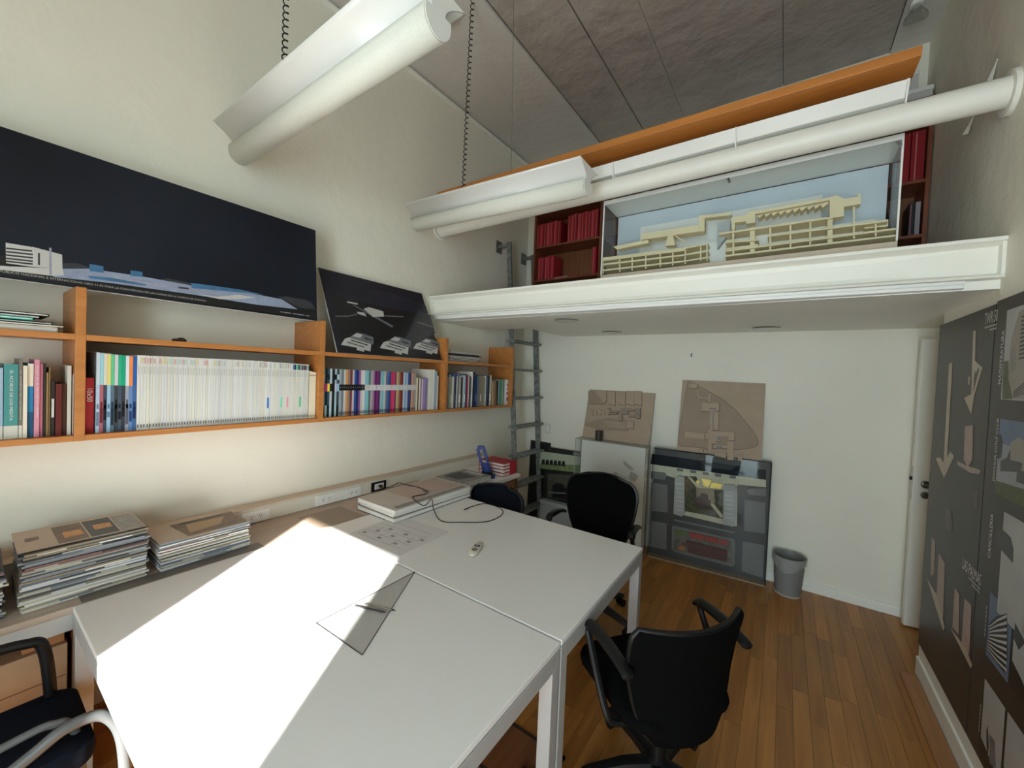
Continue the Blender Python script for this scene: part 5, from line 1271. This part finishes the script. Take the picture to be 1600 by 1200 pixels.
def task_chair(label, loc, face, back_h=0.98, back_w=0.255, seat_z=0.46, arms=True, lean=0.10, fabric=None, back_y=-0.235, low=0.01, flat=False):
    """local +y = the way the chair faces"""
    fabric = fabric or M_BFAB
    rz = math.atan2(face[1], face[0])-math.pi/2
    t = thing('office_chair', label, 'chair', loc, (0, 0, rz), 'black office chairs')
    st = rounded(MB(), 0.245, 0.235, seat_z, seat_z-0.055, 0.09).build('seat', fabric, t, smooth=True); st.location = (0, 0.235+back_y+0.02, 0)
    MB().box(-0.10, 0.10, -0.12, 0.12, seat_z-0.095, seat_z-0.056).build('seat_mechanism', M_BLACK, t, bevel=0.012)
    zb = seat_z-low
    wt = [(0, 0.55), (0.12, 0.74), (0.3, 0.86), (0.55, 0.96), (0.75, 1.0), (0.9, 1.02), (0.96, 1.0), (1.0, 0.93)] if flat else [(0, 0.55), (0.12, 0.72), (0.3, 0.85), (0.55, 0.96), (0.74, 1.0), (0.84, 0.97), (0.91, 0.89), (0.96, 0.76), (0.985, 0.62), (1.0, 0.46)]
    def bk(u, v):
        w = back_w*interp(wt, v); s = (u*2-1)
        xx = s*w; zz = zb+(back_h-zb)*v
        yy = back_y - lean*v*(0.55+0.45*v) + 0.075*(s*s)*(0.6+0.4*v) - 0.03*math.sin(v*math.pi)*(-1)
        return (xx, yy, zz)
    MB().grid(bk, 20, 22).build('backrest', fabric, t, smooth=True, solid=0.026, fix=False)
    rim = [bk(i/20, 1.0) for i in range(21)]
    edge = [bk(0, j/22) for j in range(23)] + [bk(i/20, 1) for i in range(1, 21)] + [bk(1, j/22) for j in range(21, -1, -1)]
    MB().tube(edge, 0.012, 6).build('back_rim', M_BLACK, t, smooth=True)
    MB().tube([(0, -0.03, seat_z-0.085), (0, back_y+0.05, seat_z-0.088), (0, back_y, seat_z-0.06)], [0.03, 0.028, 0.02], 10).build('back_bracket', M_BLACK, t, smooth=True)
    if arms:
        for s in (-1, 1):
            pth = bez([(s*0.16, -0.06, seat_z-0.07), (s*0.255, -0.05, seat_z-0.07), (s*0.29, -0.03, seat_z-0.02), (s*0.295, 0.09, seat_z+0.17), (s*0.293, 0.10, seat_z+0.205), (s*0.29, 0.06, seat_z+0.215), (s*0.29, -0.08, seat_z+0.205)], 6)
            ar = MB().tube(pth, 0.014, 8).build('armrest', M_BLACK, t, smooth=True)
            MB().tube(bez([(s*0.292, 0.125, seat_z+0.205), (s*0.29, 0.09, seat_z+0.228), (s*0.288, -0.02, seat_z+0.226), (s*0.283, -0.13, seat_z+0.20), (s*0.281, -0.16, seat_z+0.185)], 6), [0.016]+[0.026]*22+[0.020, 0.014], 10, flat=0.55).build('arm_pad', M_BLACK, ar, smooth=True)
    MB().lathe([(0.0, 0.08), (0.045, 0.08), (0.045, 0.13), (0.032, 0.14), (0.030, 0.24), (0.018, 0.245), (0.018, seat_z-0.09), (0.0, seat_z-0.09)], 18).build('gas_column', M_BLACK, t, smooth=True)
    for k in range(5):
        a = 2*math.pi*k/5+0.35
        d = Vector((math.cos(a), math.sin(a), 0))
        lg = MB().tube([d*0.02+Vector((0, 0, 0.108)), d*0.14+Vector((0, 0, 0.105)), d*0.29+Vector((0, 0, 0.078)), d*0.315+Vector((0, 0, 0.072))], [0.034, 0.030, 0.022, 0.018], 8, flat=0.8).build('star_leg', M_BLACK, t, smooth=True)
        n2 = Vector((-d.y, d.x, 0)); c_ = d*0.30
        mb = MB()
        for s in (-1, 1): mb.tube([c_+n2*s*0.008+Vector((0, 0, 0.0275)), c_+n2*s*0.026+Vector((0, 0, 0.0275))], 0.027, 14)
        mb.tube([c_+Vector((0, 0, 0.03)), c_+Vector((0, 0, 0.075))], 0.008, 8)
        mb.build('caster', M_BLACK, lg, smooth=True)
    return t
task_chair('black office chair in the foreground floor, seen from behind', (-0.36, 1.69, 0), (-0.81, 0.585), back_h=0.80, back_w=0.255, lean=0.03, back_y=-0.185, low=0.10, flat=True)
task_chair('black office chair behind the far table in front of the acrylic case', (-1.07, 2.62, 0), (0.10, -1.0), back_h=0.965, back_w=0.265, lean=0.02)
task_chair('dark office chair tucked low at the far left table corner', (-1.81, 2.30, 0), (0.03, -1.0), back_h=0.805, back_w=0.245, lean=0.02, arms=False, seat_z=0.42, fabric=M_NAVY)

# armchair at the lower left picture corner
t = thing('armchair', 'navy armchair with silver and black tubular arms at the lower left corner', 'chair', (-1.95, -0.02, 0))
rounded(MB(), 0.20, 0.30, 0.475, 0.40, 0.06, crown=0.012).build('seat', M_NAVY, t, smooth=True)
lp = bez([(-0.16, -0.30, 0.02), (-0.175, -0.28, 0.66), (-0.175, -0.22, 0.695), (-0.175, 0.05, 0.70), (-0.175, 0.17, 0.69), (-0.175, 0.215, 0.65), (-0.17, 0.235, 0.42), (-0.165, 0.25, 0.02)], 8)
o = MB().tube(lp, 0.017, 10).build('arm_frame', M_BLACK, t, smooth=True); o['label'] = 'black tubular arm'
MB().tube([(-0.165, 0.23, 0.39), (0.16, 0.23, 0.39)], 0.014, 8).build('cross_bar', M_BLACK, t, smooth=True)
MB().tube([(-0.165, -0.26, 0.39), (0.16, -0.26, 0.39)], 0.014, 8).build('cross_bar', M_BLACK, t, smooth=True)
def aa(u, v, x): q = at(u, v, 0, x); return (q.x+1.95, q.y+0.02, q.z)
a0_, a1_ = Vector(aa(50, 1180, -1.78)), Vector(aa(100, 1140, -1.78))
da_ = (a0_-a1_).normalized(); ra_ = a0_+da_*0.16
lp = bez([(0.17, ra_.y-0.05, 0.012), (0.17, ra_.y-0.05, ra_.z*0.45), (0.17, ra_.y-0.045, ra_.z-0.06), tuple(ra_), tuple(a0_+da_*0.08), aa(50, 1180, -1.78), aa(100, 1140, -1.78), aa(150, 1118, -1.78), aa(176, 1125, -1.78), aa(190, 1150, -1.78), aa(196, 1200, -1.78), aa(200, 1300, -1.78)], 8)
o = MB().tube(lp, 0.017, 10).build('arm_frame', M_SILVER, t, smooth=True); o['label'] = 'silver tubular arm'
lp = bez([(0.11, -0.29, 0.38), (0.11, -0.08, 0.50), aa(40, 1150, -1.84), aa(85, 1132, -1.84), aa(105, 1130, -1.84), aa(120, 1150, -1.84), aa(128, 1210, -1.84), aa(130, 1330, -1.84)], 8)
MB().tube(lp, 0.012, 10).build('inner_frame', M_SILVER, t, smooth=True)
for y_ in (-0.26, 0.235): MB().tube([(0.15, y_, 0.40), (0.15, y_, 0.012)], 0.014, 8).build('leg', M_SILVER, t, smooth=True)

# cardboard boxes under the counter
for i, (y0_, y1_, z0_, z1_, x1_, lb) in enumerate(((-0.45, 0.285, 0.001, 0.30, -2.30, 'lower cardboard box on the floor under the near end of the counter'), (-0.40, 0.275, 0.302, 0.55, -2.31, 'upper cardboard box with tape under the near end of the counter'))):
    t = thing('cardboard_box', lb, 'box', (-2.47, (y0_+y1_)/2, z0_), group='cardboard boxes under the counter')
    MB().box(-2.65, x1_, y0_, y1_, z0_, z1_).build('carton', M_CBOX, t, world=True, bevel=0.003)
    MB().box(x1_, x1_+0.001, -0.02, 0.03, z0_+0.02, z1_).build('tape', acrylic('clear_tape', (0.75, 0.6, 0.45), 2.0), t, world=True)
    MB().box(x1_, x1_+0.002, y0_+0.004, y1_-0.004, z0_+(z1_-z0_)*0.48, z0_+(z1_-z0_)*0.49).build('flap_seam', mat('seam_dark', (0.14, 0.08, 0.04), 0.8), t, world=True)
o = thing('small_carton', 'small orange-brown carton on top of the boxes under the counter', 'box', (-2.4, 0.18, 0.5525))
MB().box(-2.55, -2.33, 0.16, 0.268, 0.5525, 0.60).build('carton', mat('orange_card', (0.42, 0.17, 0.06), 0.7), o, world=True, bevel=0.002)
MB().box(-2.552, -2.328, 0.158, 0.270, 0.6005, 0.612).build('carton_lid', mat('orange_card', (0.42, 0.17, 0.06), 0.7), o, world=True)

# floor box hatch under the near table
qa, qb = at(757, 1171, 2, 0), at(797, 1127, 2, 0)
hx, hy = qb.x, (qa.y)
o = thing('floor_box', 'square wooden floor hatch with a dark frame under the near table edge', 'floor box', (-0.88, 1.45, 0))
fr = MB()
X0, X1, Y0, Y1 = -1.03, -0.72, 1.31, 1.575
for a_ in ((X0, X1, Y0, Y0+0.014), (X0, X1, Y1-0.014, Y1), (X0, X0+0.014, Y0, Y1), (X1-0.014, X1, Y0, Y1)): fr.box(*a_, -0.003, 0.005)
fr.build('hatch_frame', mat('hatch_dark', (0.03, 0.02, 0.012), 0.5), o, world=True)
MB().box(X0+0.015, X1-0.015, Y0+0.015, Y1-0.015, -0.003, 0.003).build('hatch_lid', wood('hatch_wood', (0.16, 0.06, 0.022), (0.23, 0.095, 0.038), 1, 0.4), o, world=True)
MB().box(X1-0.12, X1-0.045, Y0+0.05, Y0+0.10, 0.0035, 0.03).build('cable_outlet', M_BLACK, o, world=True, bevel=0.006)

# ------------------------------------------------------------------ exhibition panels on the right wall
XP = XR-0.014
zr6 = lambda x, y: (1400+x/3.16, 440+y/3.16)
zr7 = lambda x, y: (1400+x/3.0, 800+y/3.0)
zr3 = lambda x, y: (1520+x/7.0625, 470+y/7.0625)
zr4 = lambda x, y: (1530+x/7.5, 640+y/7.5)
MP1 = board_matrix((XP, 3.342, 0.186), -math.pi/2, 0.0)
PW1 = 3.342-2.590
M_PANEL = mat('panel_black', (0.036, 0.030, 0.025), 0.38, var=0.1, scale=4)
PNL = 1.905
p1_ = board('exhibition_panel', 'black exhibition panel titled TWR 50 and LAS PALMAS on the right wall', 'poster', MP1, PW1, PNL, 0.010, M_PANEL, M_INK, 'exhibition panels on the right wall')
e1 = lambda p: on_board(MP1, p[0], p[1], -0.002)
P_TAN = mat('print_tan', S(192, 180, 162), 0.4, var=0.1, scale=25); P_PINK = mat('print_pinkgrey', S(172, 152, 142), 0.4, var=0.12, scale=20)
def PZ_(m, f, pts): return (m, [e1(f(*p)) for p in pts])
decal(p1_, 'tower_render', [PZ_(P_TAN, zr6, [(262, 408), (281, 395), (252, 895), (236, 898)]), PZ_(P_TAN, zr6, [(197, 872), (218, 868), (240, 900), (268, 838), (288, 862), (238, 970)])], 0.0024)
decal(p1_, 'tower_render', [PZ_(P_TAN, zr6, [(382, 245), (395, 240), (390, 390), (428, 425), (385, 570), (388, 560), (372, 655), (337, 575), (372, 555)]), PZ_(P_PINK, zr6, [(358, 470), (368, 468), (364, 510), (356, 508)])], 0.0024)
decal(p1_, 'tower_detail', [PZ_(M_PANEL, zr6, [(392, 420), (412, 430), (384, 545), (386, 480)]), PZ_(P_W, zr6, [(388, 430), (402, 410), (406, 430), (396, 455)])], 0.0030)
decal(p1_, 'tower_render', [PZ_(P_PINK, zr6, [(342, 715), (382, 708), (378, 880), (355, 915), (335, 880)]), PZ_(P_PINK, zr6, [(302, 885), (340, 905), (418, 930), (415, 950), (370, 945), (305, 905)])], 0.0024)
P_FT = mat('print_faint', S(84, 78, 72), 0.4, var=0.2, scale=30)
decal(p1_, 'tower_render', [PZ_(P_FT, zr6, [(388, 1045), (405, 1030), (400, 1120), (385, 1110)]), PZ_(P_FT, zr6, [(245, 1110), (275, 1140), (270, 1200), (245, 1190)]), PZ_(P_FT, zr7, [(232, 20), (265, 30), (262, 95), (235, 80)])], 0.0022)
decal(p1_, 'tower_render', [PZ_(P_PINK, zr7, [(168, 118), (185, 140), (180, 285), (170, 300), (162, 290)]), PZ_(P_PINK, zr7, [(200, 192), (230, 240), (222, 500), (190, 430)]), PZ_(P_TAN, zr7, [(147, 312), (190, 385), (230, 540), (222, 558), (185, 440)])], 0.0024)
decal(p1_, 'tower_render', [PZ_(P_PINK, zr7, [(276, 355), (298, 385), (295, 575), (265, 540)]), PZ_(P_PINK, zr7, [(322, 403), (355, 440), (345, 670), (308, 615)]), PZ_(P_TAN, zr7, [(255, 542), (330, 640), (358, 715), (352, 735)])], 0.0024)
a = e1(zr3(132, 265)); b = e1(zr3(270, 250))
text(p1_, 'title', 'TWR 50', a[0], a[1], b[0]-a[0], 0.052, M_LETTER, 0.0026)
decal(p1_, 'small_print', [(M_LETTERG, [(a[0]+0.005, a[1]-0.018), (b[0], a[1]-0.018), (b[0], a[1]-0.010), (a[0]+0.005, a[1]-0.010)]), (M_LETTERG, [(a[0]+0.06, a[1]-0.034), (b[0], a[1]-0.034), (b[0], a[1]-0.026), (a[0]+0.06, a[1]-0.026)])], 0.0026)
a = e1((1504, 886.0)); b = e1((1532, 920))
text(p1_, 'title', 'LAS PALMAS', a[0], a[1]-0.004, b[0]-a[0], 0.05, M_LETTER, 0.0026)
decal(p1_, 'small_print', [(M_LETTERG, [(a[0]+0.08, a[1]-0.022), (b[0], a[1]-0.022), (b[0], a[1]-0.013), (a[0]+0.08, a[1]-0.013)]), (M_LETTERG, [(a[0]+0.12, a[1]-0.038), (b[0], a[1]-0.038), (b[0], a[1]-0.030), (a[0]+0.12, a[1]-0.030)])], 0.0026)
y2 = 2.582
MP2 = board_matrix((XP, y2, 0.186), -math.pi/2, 0.0)
PW2 = 1.75
p2_ = board('exhibition_panel', 'black exhibition panel with tower photographs nearest the viewer on the right wall', 'poster', MP2, PW2, PNL+0.01, 0.010, M_PANEL, M_PAPERG, 'exhibition panels on the right wall')
e2 = lambda p: on_board(MP2, p[0], p[1], -0.002)
def Q2(m, f, pts): return (m, [e2(f(*p)) for p in pts])
def rect2(m, x0, x1, z0_, z1_): return (m, [(x0, z0_), (x1, z0_), (x1, z1_), (x0, z1_)])
P_SKY = mat('print_sky', S(150, 156, 166), 0.4, var=0.1, scale=6); P_SKY2 = mat('print_sky_blue', S(96, 116, 146), 0.4, var=0.12, scale=6); P_CONC = mat('print_concrete', S(150, 144, 134), 0.4, var=0.06, scale=40); P_GRN = mat('print_green', S(74, 86, 40), 0.4, var=0.3, scale=50); P_SKYW = mat('print_sky_white', S(172, 176, 176), 0.4, var=0.08, scale=7)
# photo 1: white slab tower seen from below
x0_, zt_ = e2(zr3(382, 105)); zb_ = e2(zr3(330, 1090))[1]
W1 = 0.62
decal(p2_, 'photo', [rect2(P_SKYW, x0_, x0_+W1, zb_, zt_)], 0.0024)
decal(p2_, 'photo_tower', [Q2(P_CONC, zr3, [(515, 120), (620, 60), (640, 1100), (560, 1085), (445, 1080), (395, 860), (405, 680), (430, 420)]), (P_CONC, [(x0_+0.25, zb_+0.02), (x0_+0.45, zb_+0.05), (x0_+0.42, zt_-0.08), (x0_+0.25, zt_-0.02)])], 0.0028)
win = []
for k in range(11): win.append(Q2(P_BK, zr3, [(545-k*3, 170+k*46), (600-k*2, 150+k*46), (600-k*2, 172+k*46), (543-k*3, 190+k*46)]))
for k in range(8): win.append(Q2(P_MG, zr3, [(420-k*2, 545+k*38-k*4), (480, 500+k*34), (480, 512+k*34), (418-k*2, 560+k*38-k*4)]))
for k in range(4): win.append(Q2(P_G, zr3, [(455, 1000+k*18), (600, 880+k*40), (600, 895+k*40), (457, 1012+k*18)]))
for k in range(12): win.append(rect2(P_G, x0_+0.27, x0_+0.41, zb_+0.07+k*0.042, zb_+0.085+k*0.042))
decal(p2_, 'photo_windows', win, 0.0032)
decal(p2_, 'photo_foliage', [Q2(P_GRN, zr3, [(345, 670), (398, 660), (400, 860), (445, 1085), (330, 1085)])], 0.0030)
# photo 2: golf club dome
x0_, zt_ = e2(zr4(250, 105)); zb_ = e2(zr4(230, 700))[1]-0.10
decal(p2_, 'photo', [rect2(P_SKY, x0_, x0_+W1, zb_, zt_)], 0.0024)
decal(p2_, 'photo_sky', [(P_SKY2, [(x0_, zt_-0.10), (x0_+W1, zt_-0.10), (x0_+W1, zt_), (x0_, zt_)])], 0.0026)
decal(p2_, 'photo_dome', [Q2(P_CONC, zr4, [(370, 390), (470, 325), (525, 360), (540, 600), (480, 610), (370, 580)]), (P_CONC, [(x0_+0.2, zb_+0.13), (x0_+0.36, zb_+0.11), (x0_+0.30, zt_-0.13), (x0_+0.22, zt_-0.12)])], 0.0030)
decal(p2_, 'photo_building', [Q2(P_G, zr4, [(255, 600), (330, 560), (375, 440), (370, 590), (480, 615), (525, 640), (525, 740), (250, 720)]), (P_G, [(x0_+0.17, zb_+0.08), (x0_+0.55, zb_+0.09), (x0_+0.5, zb_+0.17), (x0_+0.17, zb_+0.15)])], 0.0028)
decal(p2_, 'photo_lawn', [(P_GRN, [(x0_, zb_), (x0_+W1, zb_), (x0_+W1, zb_+0.09), (x0_, zb_+0.05)])], 0.0032)
decal(p2_, 'photo_tree', [Q2(P_BK, zr4, [(225, 300), (262, 290), (278, 400), (265, 560), (222, 580)])], 0.0034)
# photo 3: chancellery
x0_, zt_ = e2(zr7(508, -2)); zb_ = zt_-0.40
decal(p2_, 'photo', [rect2(P_SKYW, x0_, x0_+W1, zb_, zt_)], 0.0024)
decal(p2_, 'photo_trees', [Q2(P_G, zr7, [(470, 95), (505, 85), (540, 120), (553, 175), (550, 240), (470, 150)])], 0.0028)
decal(p2_, 'photo_block', [(P_CONC, [(x0_+0.20, zb_+0.02), (x0_+0.55, zb_+0.05), (x0_+0.52, zb_+0.28), (x0_+0.22, zb_+0.22)])], 0.0030)
# photo 4: ribbed building, and its neighbour
x0_, zt_ = e2(zr7(443, 375)); x1_ = e2(zr7(548, 498))[0]; zb_ = e2(zr7(428, 650))[1]
decal(p2_, 'photo', [rect2(P_SKY2, x0_, x1_, zb_-0.02, zt_)], 0.0024)
def G4(m, pts): return Q2(m, zr7, pts)
decal(p2_, 'photo_ribs_ground', [G4(P_BK, [(440, 520), (470, 490), (522, 475), (522, 690), (510, 755), (430, 650)])], 0.0027)
ribs = []
for k in range(9):
    y0_ = 535+k*13; y1_ = 480+k*32
    ribs.append(G4(P_W, [(440-k, y0_), (475, (y0_*0.45+y1_*0.55)), (521, y1_), (521, y1_+15), (475, (y0_*0.45+y1_*0.55)+10), (440-k, y0_+6)]))
decal(p2_, 'photo_ribs', ribs, 0.0031)
decal(p2_, 'photo', [rect2(P_SKYW, x1_+0.018, x1_+0.55, zb_-0.02, zt_)], 0.0024)
decal(p2_, 'photo_foliage', [(P_G, [(x1_+0.02, zt_-0.02), (x1_+0.10, zt_-0.05), (x1_+0.06, zt_-0.10), (x1_+0.02, zt_-0.08)]), (P_BK, [(x1_+0.018, zb_-0.02), (x1_+0.2, zb_-0.02), (x1_+0.10, zb_+0.05), (x1_+0.018, zb_+0.08)])], 0.0028)
# photo 5 row
zt_ = e2(zr7(418, 780))[1]; x0_ = e2(zr7(418, 780))[0]; x1_ = e2(zr7(513, 930))[0]
decal(p2_, 'photo', [rect2(P_SKYW, x0_, x1_, 0.02, zt_)], 0.0024)
decal(p2_, 'photo_spires', [G4(P_G, [(425, 1030), (432, 1000), (437, 1100), (428, 1180)]), G4(P_MG, [(440, 1040), (465, 1075), (470, 1200), (440, 1180)]), (P_BK, [(x0_, 0.02), (x1_, 0.02), (x1_, 0.06), (x0_, 0.10)])], 0.0028)
decal(p2_, 'photo', [rect2(P_SKYW, x1_+0.018, x1_+0.55, 0.02, zt_)], 0.0024)
decal(p2_, 'photo_hills', [(P_G, [(x1_+0.02, 0.02), (x1_+0.4, 0.02), (x1_+0.3, 0.10), (x1_+0.1, 0.08), (x1_+0.02, 0.14)])], 0.0028)
# vertical captions
def vcap(s, ub, vb, ut, vt, h=0.030):
    a = e2((ub, vb)); b = e2((ut, vt)); L = b[1]-a[1]
    text(p2_, 'caption', s, a[0]+h, a[1], L, h, M_LETTER, 0.0026, rot=math.pi/2)
q = zr3(292, 920); q_ = zr3(325, 330); vcap('MAGISTRATURA', q[0]-1.5, q[1], q_[0], q_[1], 0.026)
q = zr4(168, 838); q_ = zr4(208, 100); vcap('JINCHUA GOLF CLUB', q[0]-1.5, q[1], q_[0], q_[1], 0.026)
q = zr7(433, 208); q_ = zr7(445, 5); vcap('CANCILLERIA', q[0]-1.0, q[1], q_[0], q_[1], 0.026)
for (ya_, yb_, xx_) in ((575, 425, 412), (1020, 885, 385)):
    a = e2(zr7(xx_, ya_)); b = e2(zr7(xx_+8, yb_))
    decal(p2_, 'small_print', [rect2(M_LETTERG, a[0]+0.006, a[0]+0.016, a[1]+k*(b[1]-a[1])/7, a[1]+(k+0.7)*(b[1]-a[1])/7) for k in range(7)], 0.0026)
bpy.context.view_layer.update()
